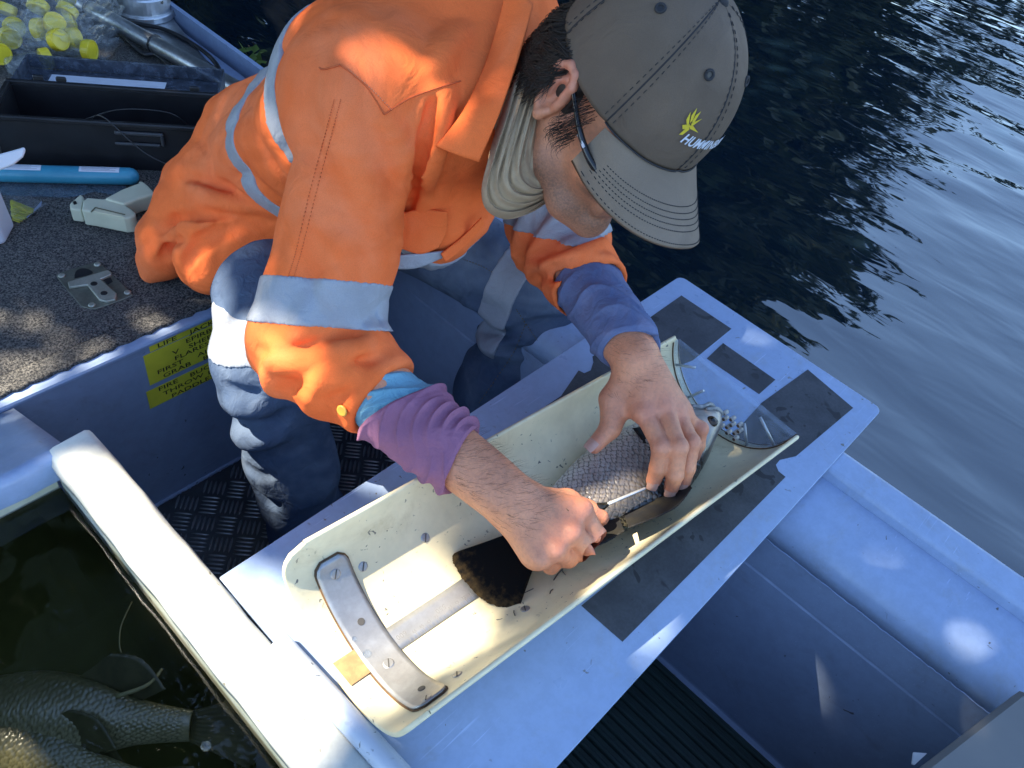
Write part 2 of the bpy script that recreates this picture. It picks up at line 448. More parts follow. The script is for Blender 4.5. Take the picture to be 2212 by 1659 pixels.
def leaf_mat(name, c1, c2):
    mt, t, b, out = new_mat(name)
    n = noise(t, coords(t), 3.5, 3); c = mixc(t, ramp(t, n, .35, .65), c1, c2); t.links.new(c, b.inputs['Base Color'])
    b.inputs['Roughness'].default_value = .55
    tl = t.nodes.new('ShaderNodeBsdfTranslucent'); t.links.new(c, tl.inputs[0]); mx = t.nodes.new('ShaderNodeMixShader'); mx.inputs[0].default_value = .25
    t.links.new(b.outputs[0], mx.inputs[1]); t.links.new(tl.outputs[0], mx.inputs[2]); t.links.new(mx.outputs[0], out.inputs[0])
    return mt
m_leaf = [leaf_mat('dark foliage', (.040, .062, .018), (.06, .075, .022)), leaf_mat('olive foliage', (.065, .08, .025), (.045, .06, .02)), leaf_mat('bright foliage', (.10, .16, .03), (.07, .11, .02))]
m_bark = M('bark', (.11, .085, .06), (.06, .05, .04), rough=.9, vs=14, bmp=.8, bs=30, bd=.01)
def leaves(C, size, seed, asp=.45):
    """bent leaf-shaped faces at centres C"""
    r = np.random.default_rng(seed); n = len(C); D = r.normal(size=(n, 3)); D[:, 2] -= .35; D /= np.linalg.norm(D, axis=1)[:, None]
    N = r.normal(size=(n, 3)); N[:, 2] += .6; S = np.cross(D, N); S /= np.linalg.norm(S, axis=1)[:, None]; UP = np.cross(S, D)
    L = (size * r.uniform(.65, 1.3, n))[:, None]; Wd = L * asp
    V = np.stack([C - D * L * .5, C + S * Wd * .5 - UP * L * .06, C + D * L * .5, C - S * Wd * .5 - UP * L * .06], 1).reshape(-1, 3)
    i = np.arange(n)[:, None] * 4; return V, np.concatenate([i + [0, 1, 2, 3]], 0)
def tree(name, base, h, rad, label, mi, nleaf, lsize, seed, lowest=.12, group=None):
    r = np.random.default_rng(seed); base = np.asarray(base, float)
    root = thing(name, base, label, 'tree', group)
    mb = MB(); P = [base + V3(0, 0, -.3)]
    for i in range(1, 7): P.append(base + V3(r.normal() * .05 * h * .3, r.normal() * .05 * h * .3, h * .92 * i / 6))
    R = [.035 * h * (1 - .85 * i / 6) * .5 + .01 for i in range(7)]
    mb.tube(spline(P, 14), np.interp(np.linspace(0, 6, 14), range(7), R), 9)
    cl = []
    for i in range(46):
        f = r.uniform(lowest, 1.); c0 = spline(P, 30)[int(f * 29)]; a = r.uniform(0, 6.28); ext = rad * (1.05 - .75 * max(0, f - .35) / .65) * r.uniform(.45, 1.05)
        e = c0 + V3(math.cos(a) * ext, math.sin(a) * ext, ext * r.uniform(-.15, .45)); mid = (c0 + e) / 2 + V3(0, 0, .08 * ext)
        if i < 22: mb.tube(spline([c0, mid, e], 6), np.linspace(.012 * h * .4, .006, 6), 5)
        cl += [(e, .42 * rad), (mid, .36 * rad)]
    mb.build('trunk', m_bark, root, smooth=True)
    k = r.integers(0, len(cl), nleaf); C = np.array([cl[i][0] for i in k]); s = np.array([cl[i][1] for i in k])
    g = r.normal(size=(nleaf, 3)); g /= np.linalg.norm(g, axis=1)[:, None]; C = C + g * (s * r.uniform(.2, 1., nleaf) ** .5)[:, None] * V3(1, 1, .75)
    C[:, 2] = np.maximum(C[:, 2], base[2] + .05)
    V, F = leaves(C, lsize, seed + 1); obj('crown', V, F, m_leaf[mi], root, smooth=False)
    return root
spots = [(0.2, 1.5, 6.4, 1.7, 0), (2.0, 2.4, 8.6, 2.4, 1), (3.4, 1.1, 7.2, 2.0, 0), (5.2, 2.2, 9.2, 2.6, 0), (6.7, 1.0, 7.0, 2.0, 1), (8.4, 2.2, 8.6, 2.5, 0), (10.2, 1.6, 8.0, 2.4, 1), (4.0, 4.6, 10.5, 2.8, 1), (7.6, 5.0, 10.5, 2.9, 0), (1.1, 4.4, 9.6, 2.4, 0)]
tlab = ['dark leafy tree at the open end of the bank', 'tall olive tree second along the bank from the open water', 'short dark tree low at the water edge of the bank', 'broad dark tree in the middle of the bank',
        'short olive tree leaning over the water mid bank', 'broad dark tree behind the bow of the boat', 'olive tree past the bow near the overhanging tree', 'tallest olive tree standing back from the water',
        'tallest dark tree standing back behind the bow', 'dark tree standing back at the open end of the bank']
for i, (u, wv, h, rd, mi) in enumerate(spots):
    p = A0 + dl * u + nl * wv
    tree('bank_tree', (p[0], p[1], .05), h, rd, tlab[i], mi, 4600, .38, 100 + i, lowest=.05, group='trees along the bank')

# ---- out-of-view tree over the boat, crown gaps shaped to place the sun patches
LIT = []          # (point in the boat that the sun reaches, radius of the gap's footprint)
def lit(p, r, r2=None, ang=0.): LIT.append((np.asarray(p, float), r))
S1 = nrm(np.cross(SUN, (0, 0, 1))); S2 = np.cross(S1, SUN)
def build_overhang():
    r = np.random.default_rng(5)
    C0 = V3(.55, .55, 0)
    base = V3(-1.9, 5.6, -.1)
    root = thing('sun_patch_tree', base, 'unseen leafy tree over the boat, crown gaps shaped for sun patches', 'tree')
    mb = MB()
    crown_c = C0 + SUN * 4.6
    trunk = spline([base + V3(0, 0, -.3), base + V3(.05, -.1, 1.4), base + V3(.25, -.6, 2.8), crown_c - S1 * 1.9 + S2 * 1.2, crown_c - S1 * 1.75 - S2 * .2, crown_c - S1 * 1.6 - S2 * 1.5], 24)
    mb.tube(trunk, np.linspace(.17, .018, 24), 10)
    n = 66000
    u = r.uniform(-2.7, 2.7, n); v = r.uniform(-2.5, 2.5, n); d = 4.4 + r.normal(size=n) * .45 - .06 * (u * u + v * v)
    # clumps: thin the outer part of the crown so its outline is uneven
    rr = np.hypot(u / 2.7, v / 2.5); dens = np.clip(2.2 * (1.05 - rr), .0, 1) + .15 * np.sin(u * 5 + 1) * np.sin(v * 6)
    keep = (r.uniform(0, 1, n) < dens)
    lu = np.array([(p - C0) @ S1 for p, q in LIT]); lv = np.array([(p - C0) @ S2 for p, q in LIT]); lr = np.array([q for p, q in LIT])
    dd = np.sqrt((u[:, None] - lu) ** 2 + (v[:, None] - lv) ** 2) - lr
    keep &= (dd.min(1) > .032)
    u, v, d = u[keep], v[keep], d[keep]
    C = C0 + u[:, None] * S1 + v[:, None] * S2 + d[:, None] * SUN
    V, F = leaves(C, .125, 9, .58)
    obj('crown', V, F, m_leaf[1], root, smooth=False)
    for i in range(26):
        j = r.integers(0, len(C)); e = C[j]; s = trunk[r.integers(11, 22)]; f = (e - C0); uu, vv = f @ S1, f @ S2
        # branches stay clear of the gaps
        P = spline([s, (s + e) / 2 + V3(0, 0, .15), e], 7)
        ok = all((np.sqrt(((q - C0) @ S1 - lu) ** 2 + ((q - C0) @ S2 - lv) ** 2) - lr).min() > .05 for q in P)
        if ok: mb.tube(P, np.linspace(.022, .006, 7), 5)
    mb.build('trunk', m_bark, root, smooth=True)

# ================================================================ the boat
m_paint = M('pale blue grey boat paint', (.315, .405, .585), (.28, .37, .55), rough=.40, vs=3, fine=.16, fs=60, specks=(.12, .12, .13), sp=(.70, .74), ss=70, bmp=.15, bs=70, scr=.5, stain=(.25, .26, .26))
m_paint2 = M('grey boat paint with wall shade', (.285, .36, .515), (.245, .315, .46), rough=.48, vs=4, fine=.14, fs=50, specks=(.07, .07, .08), sp=(.71, .75), ss=60, bmp=.18, bs=70, scr=.4, stain=(.17, .18, .19))  # boat paint; on the side walls its darker tone stands in for shade
m_white = M('worn white rim paint', (.55, .55, .50), (.47, .47, .42), rough=.42, vs=8, fine=.14, fs=90, specks=(.22, .20, .15), sp=(.66, .72), ss=80, bmp=.35, bs=90, stain=(.36, .34, .26))
m_alu = M('scuffed bare aluminium', (.52, .54, .56), (.38, .40, .43), rough=.36, metal=.85, vs=12, fine=.35, fs=120, bmp=.15, bs=180)
m_tread = M('dark tread plate', (.115, .12, .125), (.085, .088, .09), rough=.42, metal=.55, vs=9, fine=.2, fs=80, bmp=.2, bs=160)
m_bar = M('worn tread bar', (.34, .34, .34), (.24, .24, .24), rough=.33, metal=.75, vs=60, bmp=.1, bs=300)
def carpet_mat():
    mt, t, b, out = new_mat('charcoal marine carpet')
    v = coords(t)
    f = noise(t, v, 330, 3, .75); g = noise(t, v, 900, 2, .6); h = noise(t, v, 22, 3)
    c = mixc(t, ramp(t, f, .36, .66), (.030, .031, .036), (.30, .28, .25)); c = mixc(t, ramp(t, h, .3, .7, 0, .35), c, (.08, .082, .088))
    t.links.new(c, b.inputs['Base Color']); b.inputs['Roughness'].default_value = 1.; b.inputs['Specular IOR Level'].default_value = .1
    bump(t, b, mathn(t, 'ADD', f, mathn(t, 'MULTIPLY', g, .5)), 1., .006); return mt
m_carpet = carpet_mat()
m_black = M('black plastic', (.012, .012, .014), (.02, .02, .022), rough=.4, vs=20, bmp=.1, bs=200)
DECK, FLOOR, BULK = -.10, -.50, .955
boat = thing('boat', (.55, .6, FLOOR), 'pale blue grey aluminium work boat with carpeted bow deck', 'boat')
def extrude(prof, y0, y1, ny=2, closed=True, wob=None):
    """profile of (x, z) run along y"""
    Y = np.linspace(y0, y1, ny); V = []
    for y in Y: V += [(x, y, z) for x, z in prof]
    k = len(prof); F = []
    for i in range(ny - 1):
        for j in range(k if closed else k - 1): F.append((i * k + j, i * k + (j + 1) % k, (i + 1) * k + (j + 1) % k, (i + 1) * k + j))
    if closed: F.append(tuple(range(k))[::-1]); F.append(tuple((ny - 1) * k + j for j in range(k)))
    return V, F
def arc(cx, cz, r, a0, a1, n): return [(cx + r * math.cos(math.radians(a)), cz + r * math.sin(math.radians(a))) for a in np.linspace(a0, a1, n)]
# floor
fl = MB().box((.10, -.25, FLOOR - .006), (1.62, 2.5, .012)).build('floor', m_tread, boat)
# side wall: ledge under the gunwale, rounded over into the wall
prof = [(.985, -.028)] + [(.95, -.028)] + [(.895, -.036)] + arc(.884, -.078, .042, 82, 172, 9) + [(.840, -.090), (.985, -.090)]
V, F = extrude(prof, -1.5, 1.30, 24); obj('side_ledge', V, F, m_paint, boat, smooth=True); obj('side_ledge', [(.24 - x, y, z) for x, y, z in V], [f[::-1] for f in F], m_paint, boat, smooth=True)
wp = [(.8402, -.0905), (.8385, -.158), (.8405, -.1605), (.838, -.163), (.817, -.485)] + arc(.806, -.488, .012, 0, -90, 4) + [(.80, -.512), (.985, -.512), (.985, -.0905)]
V, F = extrude(wp, -1.5, 1.30, 24); obj('side_wall', V, F, m_paint2, boat, smooth=False); obj('side_wall', [(.24 - x, y, z) for x, y, z in V], [f[::-1] for f in F], m_paint2, boat, smooth=False)  # wall toned darker than the ledge, shade put into the paint
gp = [(1.008, -.02), (1.003, -.010), (.996, -.008), (.957, -.008), (.951, -.012), (.949, -.030), (.986, -.030), (.986, -.060), (1.006, -.060)]
V, F = extrude(gp, -1.5, 1.32, 24); bevel_mod(obj('gunwale', V, F, m_paint, boat, smooth=False), .003); obj('gunwale', [(.24 - x, y, z) for x, y, z in V], [f[::-1] for f in F], m_paint, boat, smooth=False)
V, F = extrude([(1.000, -.061), (.999, -.30), (.965, -.60), (.2, -.75), (.2, -.70), (.95, -.56), (.9885, -.30), (.9885, -.061)], -1.5, 2.85, 6)
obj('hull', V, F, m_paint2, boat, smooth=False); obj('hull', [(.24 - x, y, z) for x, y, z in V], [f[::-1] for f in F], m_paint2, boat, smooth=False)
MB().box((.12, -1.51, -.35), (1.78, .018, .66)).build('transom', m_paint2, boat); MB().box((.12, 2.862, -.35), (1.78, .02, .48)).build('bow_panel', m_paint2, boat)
# bulkhead and deck
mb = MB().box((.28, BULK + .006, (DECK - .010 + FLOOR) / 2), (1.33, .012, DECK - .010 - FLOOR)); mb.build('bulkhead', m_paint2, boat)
V = []; pr = [(BULK - .004, DECK - .0095), (BULK - .0042, DECK - .005), (BULK - .002, DECK - .002), (BULK + .004, DECK - .001), (BULK + .05, DECK - .001), (BULK + .05, DECK - .0095)]
V = [(x, y, z) for x in (-.385, .947) for y, z in pr]; k = len(pr)
obj('deck_edge', V, [(j, (j + 1) % k, (j + 1) % k + k, j + k) for j in range(k)] + [tuple(range(k))[::-1], tuple(range(k, 2 * k))], m_paint, boat, smooth=False)
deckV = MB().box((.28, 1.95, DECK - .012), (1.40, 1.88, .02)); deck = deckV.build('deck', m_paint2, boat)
# carpet in two pieces with a narrow seam; ragged front edge
def carpet_piece(y0f, y1f, nx=150, ny=40, x0=-.37, x1=.945):
    X = np.linspace(x0, x1, nx); V = []
    for x in X:
        a, b = y0f(x), y1f(x)
        for j in range(ny):
            f = j / (ny - 1); z = DECK + .005 + .0007 * math.sin(x * 310 + j * 1.7) * math.sin(j * 2.1 + x * 90)
            if j == 0 or j == ny - 1: z = DECK - .001
            elif j == 1 or j == ny - 2: z = DECK + .0035
            f = [0, .004, ][j] if j < 2 else ([.996, 1][j - ny + 2] if j >= ny - 2 else .004 + .992 * (j - 1) / (ny - 3))
            V.append((x, a + (b - a) * f, z))
    return V, grid_faces(nx, ny)
rag = lambda x: .0012 * math.sin(x * 190) + .0009 * math.sin(x * 431 + 1) + .0006 * math.sin(x * 900)
seam = lambda x: 1.008 - .010 * x + .0006 * math.sin(x * 260)
V, F = carpet_piece(lambda x: BULK + .013 + rag(x), lambda x: seam(x) - .0016, ny=14); obj('carpet', V, F, m_carpet, deck)
V, F = carpet_piece(lambda x: seam(x) + .0016, lambda x: 2.75, ny=60); obj('carpet', V, F, m_carpet, deck)
# bare corner plate at the bow
pl = [atz(*p, DECK + .012) for p in ((190, -60), (345, -60), (352, 0), (378, 45), (455, 140), (540, 205), (640, 270), (560, 262), (470, 185), (330, 75), (165, 12))]
bevel_mod(MB().prism(pl, (0, 0, 1), .014).build('corner_plate', m_alu, boat), .002)
# tread bars: groups of five at 45 degrees, alternating
e1 = nrm(V3(.684, -.712, 0)); e2 = V3(-e1[1], e1[0], 0)
def bar_mesh():
    V = []; n = 7
    for i in range(n):
        f = -1 + 2 * i / (n - 1); w_ = .0023 * math.sqrt(max(0, 1 - f * f)) + .0002; h_ = .0017 * math.sqrt(max(0, 1 - f * f)) + .0001
        V += [(f * .0165, -w_, 0), (f * .0165, -w_ * .4, h_), (f * .0165, w_ * .4, h_), (f * .0165, w_, 0)]
    F = [(i * 4 + j, i * 4 + j + 1, i * 4 + j + 5, i * 4 + j + 4) for i in range(n - 1) for j in range(3)]
    me = bpy.data.meshes.new('tread_bar'); me.from_pydata(V, [], [f[::-1] for f in F]); me.materials.append(m_bar); me.polygons.foreach_set('use_smooth', [True] * len(me.polygons)); return me, V, F
bme, bV, bF = bar_mesh(); rest = MB(); nb_ = 0
def topx(p):
    q = np.asarray(p) - CAM; return PX0 + FPX * (q @ CX) / (q @ CZ), PY0 + FPX * (q @ CY) / (q @ CZ)
for i in range(-40, 41):
    for j in range(-40, 41):
        c = V3(.45, .6, FLOOR) + (i * .0415) * e1 + (j * .0415) * e2
        if not (.205 < c[0] < .80 and -.55 < c[1] < .945): continue
        along = (i + j) % 2 == 0; d, s = (e1, e2) if along else (e2, e1)
        px, py = topx(c); vis = (300 < px < 570 and 985 < py < 1250) or (730 < px < 950 and 940 < py < 1080)
        for q in range(-2, 3):
            p = c + s * q * .0088
            if vis and nb_ < 290:
                o = bpy.data.objects.new('tread_bar', bme); COL.objects.link(o); o.parent = fl; o.location = p - ORG[fl] + V3(0, 0, .0002); o.rotation_euler = (0, 0, math.atan2(d[1], d[0])); nb_ += 1
            else:
                rest.add([p + d * v[0] + np.cross((0, 0, 1), d) * v[1] + V3(0, 0, v[2] + .0002) for v in bV], [f[::-1] for f in bF])
tag(rest.build('tread_bars_beyond', m_bar, fl, smooth=True), kind='stuff')
def weld(a, b, r, parent, seed):
    rr__ = np.random.default_rng(seed); n = int(np.linalg.norm(np.asarray(b) - a) / .004); P = [np.asarray(a) + (np.asarray(b) - a) * i / n + rr__.normal(size=3) * .0004 for i in range(n + 1)]
    return MB().tube(P, [r * (.8 + .35 * abs(math.sin(i * 1.35)) + .1 * rr__.normal()) for i in range(n + 1)], 6).build('weld_bead', m_paint2, parent, smooth=True)
weld(V3(.20, BULK - .001, FLOOR + .002), V3(.80, BULK - .001, FLOOR + .002), .0045, boat, 1)
weld(V3(.8395, -.6, -.0905), V3(.8395, .9, -.0905), .0011, boat, 2)
# yellow safety labels on the bulkhead
m_yel = M('yellow vinyl label', (.78, .68, .05), (.70, .61, .045), rough=.4, vs=20)
m_ink = M('black lettering', (.012, .012, .012), rough=.6)
def lab(cx, cy): return ((350 + cx / 6.381) * .8641, (780 + cy / 6.381) * .8641)
YL = BULK - .0012
bulk = [o for o in boat.children if o.name.startswith('bulkhead')][0]
strips = [((150, 550), (155, 645)), ((105, 685), (108, 1200)), ((125, 1270), (138, 1560))]
lines = [[('LIFE', (278, 575)), ('JACKETS', (795, 355))], [('EPIRB', (728, 502)), ('V', (520, 690)), ('SHEET', (775, 582)), ('FLARES', (552, 775)), ('FIRST', (275, 1000)), ('AID', (918, 722)), ('GRAB', (368, 1052)), ('BAG', (1003, 775))],
         [('FIRE', (293, 1268)), ('BUCKET', (795, 1040)), ('THROW', (372, 1335)), ('LINE', (1083, 1003)), ('PADDLES', (505, 1368))]]
for (tl, bl), ws in zip(strips, lines):
    a = aty(*lab(*tl), YL); b = aty(*lab(*bl), YL); x0 = (a[0] + b[0]) / 2; z1, z0 = a[2], b[2]
    s_ = MB().box(((x0 + .605) / 2, YL + .0002, (z0 + z1) / 2), (.605 - x0, .0006, z1 - z0)).build('label', m_yel, bulk)
    mbt = MB()
    for wd, p in ws:
        q = aty(*lab(*p), YL); lettering(mbt, wd, (q[0], YL - .0004, q[2]), (1, 0, 0), (0, 0, 1), .0128, 1.55, .0001, off=0)
    V = np.array(mbt.V); obj('lettering', V, mbt.F, m_ink, bulk, smooth=False)

# fish tank (live well) standing in the middle of the boat
tank = thing('live_well', (-.2, .2, FLOOR), 'white rimmed live well tank holding murky water and fish', 'tank')
m_tank = M('algae stained tank wall', (.62, .61, .50), (.42, .42, .28), rough=.5, vs=7, specks=(.10, .11, .05), sp=(.62, .7), ss=50, bmp=.2, bs=80)
TX0, TX1, TY0, TY1, TB = -.62, .148, -.45, .738, -.36
# rim: rounded section run round three sides
def rim(p0, p1, n_, name):
    p0, p1, n_ = map(lambda q: np.asarray(q, float), (p0, p1, n_)); d = nrm(p1 - p0); V = []
    sec = [(-.002, -.034), (-.004, -.012), (0, -.003), (.008, .002), (.047, .004), (.053, .001), (.056, -.006), (.0555, -.036)]
    K = 40
    for i in range(K):
        p = p0 + (p1 - p0) * i / (K - 1)
        for s_, z in sec:
            j = .0006 * math.sin(i * 2.3 + s_ * 400) + .0005 * math.sin(i * 5.1)
            V.append(p + n_ * (s_ + j) + V3(0, 0, z + j * .6))
    k = len(sec); F = [(i * k + j, i * k + (j + 1) % k, (i + 1) * k + (j + 1) % k, (i + 1) * k + j) for i in range(K - 1) for j in range(k)]
    F += [tuple(range(k)), tuple((K - 1) * k + j for j in range(k))[::-1]]
    o = obj(name, V, F, m_white, tank, smooth=True)
    return o
rim((TX1, TY0, .004), (TX1, TY1 + .012, .004), (1, 0, 0), 'rim')
mb = MB()
farV = []
for i in range(40):
    x = TX0 + (TX1 + .02 - TX0) * i / 39; j = .0012 * math.sin(i * 1.9) + .0008 * math.sin(i * 4.7)
    farV += [(x, TY1 - .002 + j, -.040), (x, TY1 - .003 + j, -.006), (x, TY1 + .002, .0015 + j), (x, TY1 + .012 + j, .0025), (x, TY1 + .020 + j * 2, -.004), (x, BULK - .0005, -.112), (x, BULK - .0005, -.13)]
k = 7
obj('rim', farV, [(i * k + j, i * k + j + 1, (i + 1) * k + j + 1, (i + 1) * k + j) for i in range(39) for j in range(k - 1)] + [tuple(39 * k + j for j in range(k))], m_paint, tank, smooth=True)
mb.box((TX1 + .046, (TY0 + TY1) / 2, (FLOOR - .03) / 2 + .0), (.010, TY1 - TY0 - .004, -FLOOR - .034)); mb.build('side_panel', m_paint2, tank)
mb = MB().box((TX1 + .001, (TY0 + TY1) / 2, (TB - .02) / 2), (.004, TY1 - TY0, -TB - .026)); mb.build('inner_wall', m_tank, tank)
MB().box(((TX0 + TX1) / 2, TY1 + .002, (TB - .02) / 2), (TX1 - TX0 - .01, .004, -TB - .026)).build('inner_wall', m_tank, tank)
MB().box(((TX0 + TX1) / 2, TY0 - .002, (TB - .02) / 2), (TX1 - TX0 - .01, .004, -TB - .026)).build('inner_wall', m_tank, tank)
MB().box((TX0 - .003, (TY0 + TY1) / 2, (TB - .02) / 2), (.004, TY1 - TY0, -TB - .026)).build('inner_wall', m_tank, tank)
MB().box(((TX0 + TX1) / 2, (TY0 + TY1) / 2, TB - .004), (TX1 - TX0, TY1 - TY0, .008)).build('tank_floor', M('algae on the tank floor', (.055, .06, .018), (.025, .028, .010), rough=.9, vs=9, bmp=.4, bs=40), tank)
TW = -.052
def tank_water_mat():
    mt, t, b, out = new_mat('murky tank water'); t.nodes.remove(b)
    tr = t.nodes.new('ShaderNodeBsdfTransparent'); gl = t.nodes.new('ShaderNodeBsdfGlossy'); gl.inputs['Roughness'].default_value = .02
    fr = t.nodes.new('ShaderNodeFresnel'); fr.inputs[0].default_value = 1.33; mx = t.nodes.new('ShaderNodeMixShader')
    bn = t.nodes.new('ShaderNodeBump'); bn.inputs['Strength'].default_value = .25; bn.inputs['Distance'].default_value = .004
    t.links.new(noise(t, coords(t), 14, 2), bn.inputs['Height']); t.links.new(bn.outputs[0], gl.inputs['Normal']); t.links.new(bn.outputs[0], fr.inputs['Normal'])
    t.links.new(fr.outputs[0], mx.inputs[0]); t.links.new(tr.outputs[0], mx.inputs[1]); t.links.new(gl.outputs[0], mx.inputs[2]); t.links.new(mx.outputs[0], out.inputs[0])
    va = t.nodes.new('ShaderNodeVolumePrincipled'); va.inputs['Color'].default_value = (.10, .10, .03, 1); va.inputs['Absorption Color'].default_value = (.56, .55, .26, 1); va.inputs['Density'].default_value = 4.5
    t.links.new(va.outputs[0], out.inputs['Volume']); return mt
g = .0025
tag(MB().box(((TX0 + TX1) / 2 - .001, (TY0 + TY1) / 2, (TW + TB + .001) / 2), (TX1 - TX0 - .006, TY1 - TY0 - .006, TW - TB - .001)).build('tank_water', tank_water_mat(), base=(-.2, .1, TB)), kind='structure')

# ribbed green floor mat
m_mat = M('dark green rubber', (.014, .036, .03), (.010, .026, .022), rough=.55, vs=15, bmp=.2, bs=120)
mat_ = thing('floor_mat', (.57, 0, FLOOR + .002), 'dark green ribbed rubber mat on the boat floor', 'mat')
MB().box((.56, -.1, FLOOR + .006), (.49, .78, .007), bev=.001).build('mat_sheet', m_mat, mat_)
rm = MB(); rp = [(-.0052, 0), (-.0045, .004), (-.0025, .0062), (.0025, .0062), (.0045, .004), (.0052, 0)]
for i in range(26):
    x = .325 + i * .0188
    V = [(x + a, y, FLOOR + .0095 + b) for y in (-.485, .285) for a, b in rp]; k = len(rp)
    obj('rib', V, [(j, j + 1, j + 1 + k, j + k) for j in range(k - 1)] + [tuple(range(k)), tuple(range(2 * k - 1, k - 1, -1))], m_mat, mat_, smooth=False)

# grey box at the near corner and a scrap of white plastic on it
m_gbox = M('warm grey plastic', (.15, .15, .145), (.13, .13, .13), rough=.55, vs=6, bmp=.1, bs=150)
q0 = atz(2212, 1480, .02); q1 = atz(1980, 1659, .02); e = nrm(q1 - q0); nn = nrm(np.cross((0, 0, 1), e)); nn = nn if nn @ (CX + CY) > 0 else -nn
gb = thing('grey_box', ((q0 + q1) / 2 + nn * .2 + V3(0, 0, FLOOR - .02)), 'plain grey storage box at the bottom corner beside the side wall', 'box')
a0 = q0 - e * .0; c = a0 + e * .21 + nn * .152
MB().box((c[0], c[1], .006), (.42, .30, .028), ax=(e, nn, (0, 0, 1)), bev=.006).build('lid', m_gbox, gb)
MB().box((c[0], c[1], (FLOOR - .009) / 2), (.40, .28, -FLOOR - .010), ax=(e, nn, (0, 0, 1)), bev=.006).build('body', m_gbox, gb)
t0 = atz(1978, 1632, -.06)
tri = [atz(x, y, -.05) for x, y in ((1973, 1625), (2003, 1627), (1976, 1652), (1970, 1650))]
# ================================================================ work board, measuring trough, fish
m_grip = M('dark grip tape', (.040, .044, .055), (.065, .07, .082), rough=.8, vs=14, fine=.3, fs=260, specks=(.020, .022, .028), sp=(.60, .64), ss=30, bmp=.4, bs=400, bd=.0008)
m_board = M('pale blue grey board paint', (.305, .395, .58), (.27, .36, .545), rough=.36, vs=4, fine=.14, fs=70, specks=(.15, .14, .12), sp=(.69, .73), ss=75, bmp=.08, bs=60, scr=.55, stain=(.28, .29, .29))
board = thing('work_board', (.67, .27, -.006), 'pale blue grey board with dark grip patches bridging tank and gunwale', 'board')
X0, X1, Y0, Y1 = .206, 1.127, .072, .474
def rr(x0, x1, y0, y1, r, n=5):
    o = []
    for cx, cy, a in ((x1 - r, y1 - r, 0), (x0 + .002, y1 - .002, 90), (x0 + .002, y0 + .002, 180), (x1 - r, y0 + r, 270)):
        q = r if cx > .5 else .002
        o += [(cx + q * math.cos(math.radians(a + t)), cy + q * math.sin(math.radians(a + t)), 0) for t in np.linspace(0, 90, n)]
    return o
panel = MB().prism(rr(X0, X1, Y0, Y1, .013), (0, 0, 1), .0055).build('panel', m_board, board); bevel_mod(panel, .0009)
def grip(pts, wob=0.):
    P = [atz(*p, .0006) for p in pts]
    MB().prism(P, (0, 0, 1), .0005).build('grip_patch', m_grip, board)
grip([(1395, 692), (1472, 638), (1580, 710), (1497, 778), (1440, 800), (1385, 770)])
grip([(1562, 741), (1675, 820), (1640, 851), (1527, 774)])
grip([(1745, 798), (1843, 881), (1720, 985), (1600, 920), (1645, 870)])
grip([(1720, 985), (1685, 993), (1676, 1004), (1682, 1018), (1697, 1030), (1345, 1386), (1256, 1308), (1500, 1110), (1600, 920)])
grip([(1300, 756), (1330, 740), (1440, 800), (1340, 850), (1120, 985), (1010, 990), (1212, 855), (1250, 800), (1262, 806), (1276, 800), (1282, 782), (1280, 770)])
# the sliding tube lying along the tank rim
m_tubep = M('scuffed blue grey paint', (.42, .47, .56), (.36, .41, .50), rough=.42, vs=14, specks=(.10, .11, .13), sp=(.62, .68), ss=110, bmp=.3, bs=160)
ht = thing('hinge_tube', (.22, .25, 0), 'scuffed blue grey tube lying on the board along the tank rim', 'tube')
a = atz(602, 1388, .012); b = atz(905, 1720, .012)
Pt = [a + (b - a) * f for f in np.linspace(0, 1, 12)]
dirt = nrm(b - a); sid = nrm(np.cross(dirt, (0, 0, 1)))
V = []; prof = [(-.0125, -.011), (-.0125, .001), (-.0105, .006), (-.006, .0095), (0, .011), (.006, .0095), (.0105, .006), (.0125, .001), (.0125, -.011)]
for p in Pt: V += [p + sid * s_ + V3(0, 0, z) for s_, z in prof]
k = len(prof)
obj('tube', V, [(i * k + j, i * k + (j + 1) % k, (i + 1) * k + (j + 1) % k, (i + 1) * k + j) for i in range(11) for j in range(k)] + [tuple(range(k))[::-1], tuple(11 * k + j for j in range(k))], m_tubep, ht)

# ---- measuring trough: a length of pipe cut along, clear end plate, steel ruler and strap
m_pvc = M('stained cream plastic', (.80, .70, .46), (.70, .60, .38), rough=.42, vs=7, fine=.14, fs=34, specks=(.13, .12, .105), sp=(.655, .71), ss=130, bmp=.18, bs=110, stain=(.40, .30, .15))
m_steel = M('dull stainless steel', (.40, .40, .40), (.33, .325, .32), rough=.42, metal=.7, vs=26, fine=.18, fs=90, bmp=.08, bs=220)
m_rust = M('rusty edge dirt', (.16, .08, .03), (.08, .05, .03), rough=.9, vs=60)
TN = V3(.2297, .292, 0); TF = V3(.8705, .229, 0); TA = nrm(TF - TN); TL = np.linalg.norm(TF - TN); TS = np.cross((0, 0, 1), TA)   # TS points to the man's side
TR, THK, TDEP = .1159, .0058, .0945
AM = math.acos((TR - TDEP) / TR)          # half opening angle
trough = thing('measuring_trough', (TN + TF) / 2, 'cream half pipe measuring trough with the fish lying in it', 'trough')
def tp(s, a, r=0.):
    """point in the trough: s along from the near end, angle a from the bottom (+ = man's side), r above the inner face"""
    q = TR - THK - r; return TN + TA * s + TS * (q * math.sin(a)) + V3(0, 0, TR + .001 - q * math.cos(a))
def ends(f):
    """near and far cut, corners rounded off"""
    u = max(0, abs(f) - .80) / .20; return .030 * (1 - math.sqrt(max(0, 1 - u * u))), TL - .010 * (1 - math.sqrt(max(0, 1 - u * u)))
NA, NS = 48, 60; sec = []                 # closed wall section: inner face, rounded lip, outer face, rounded lip
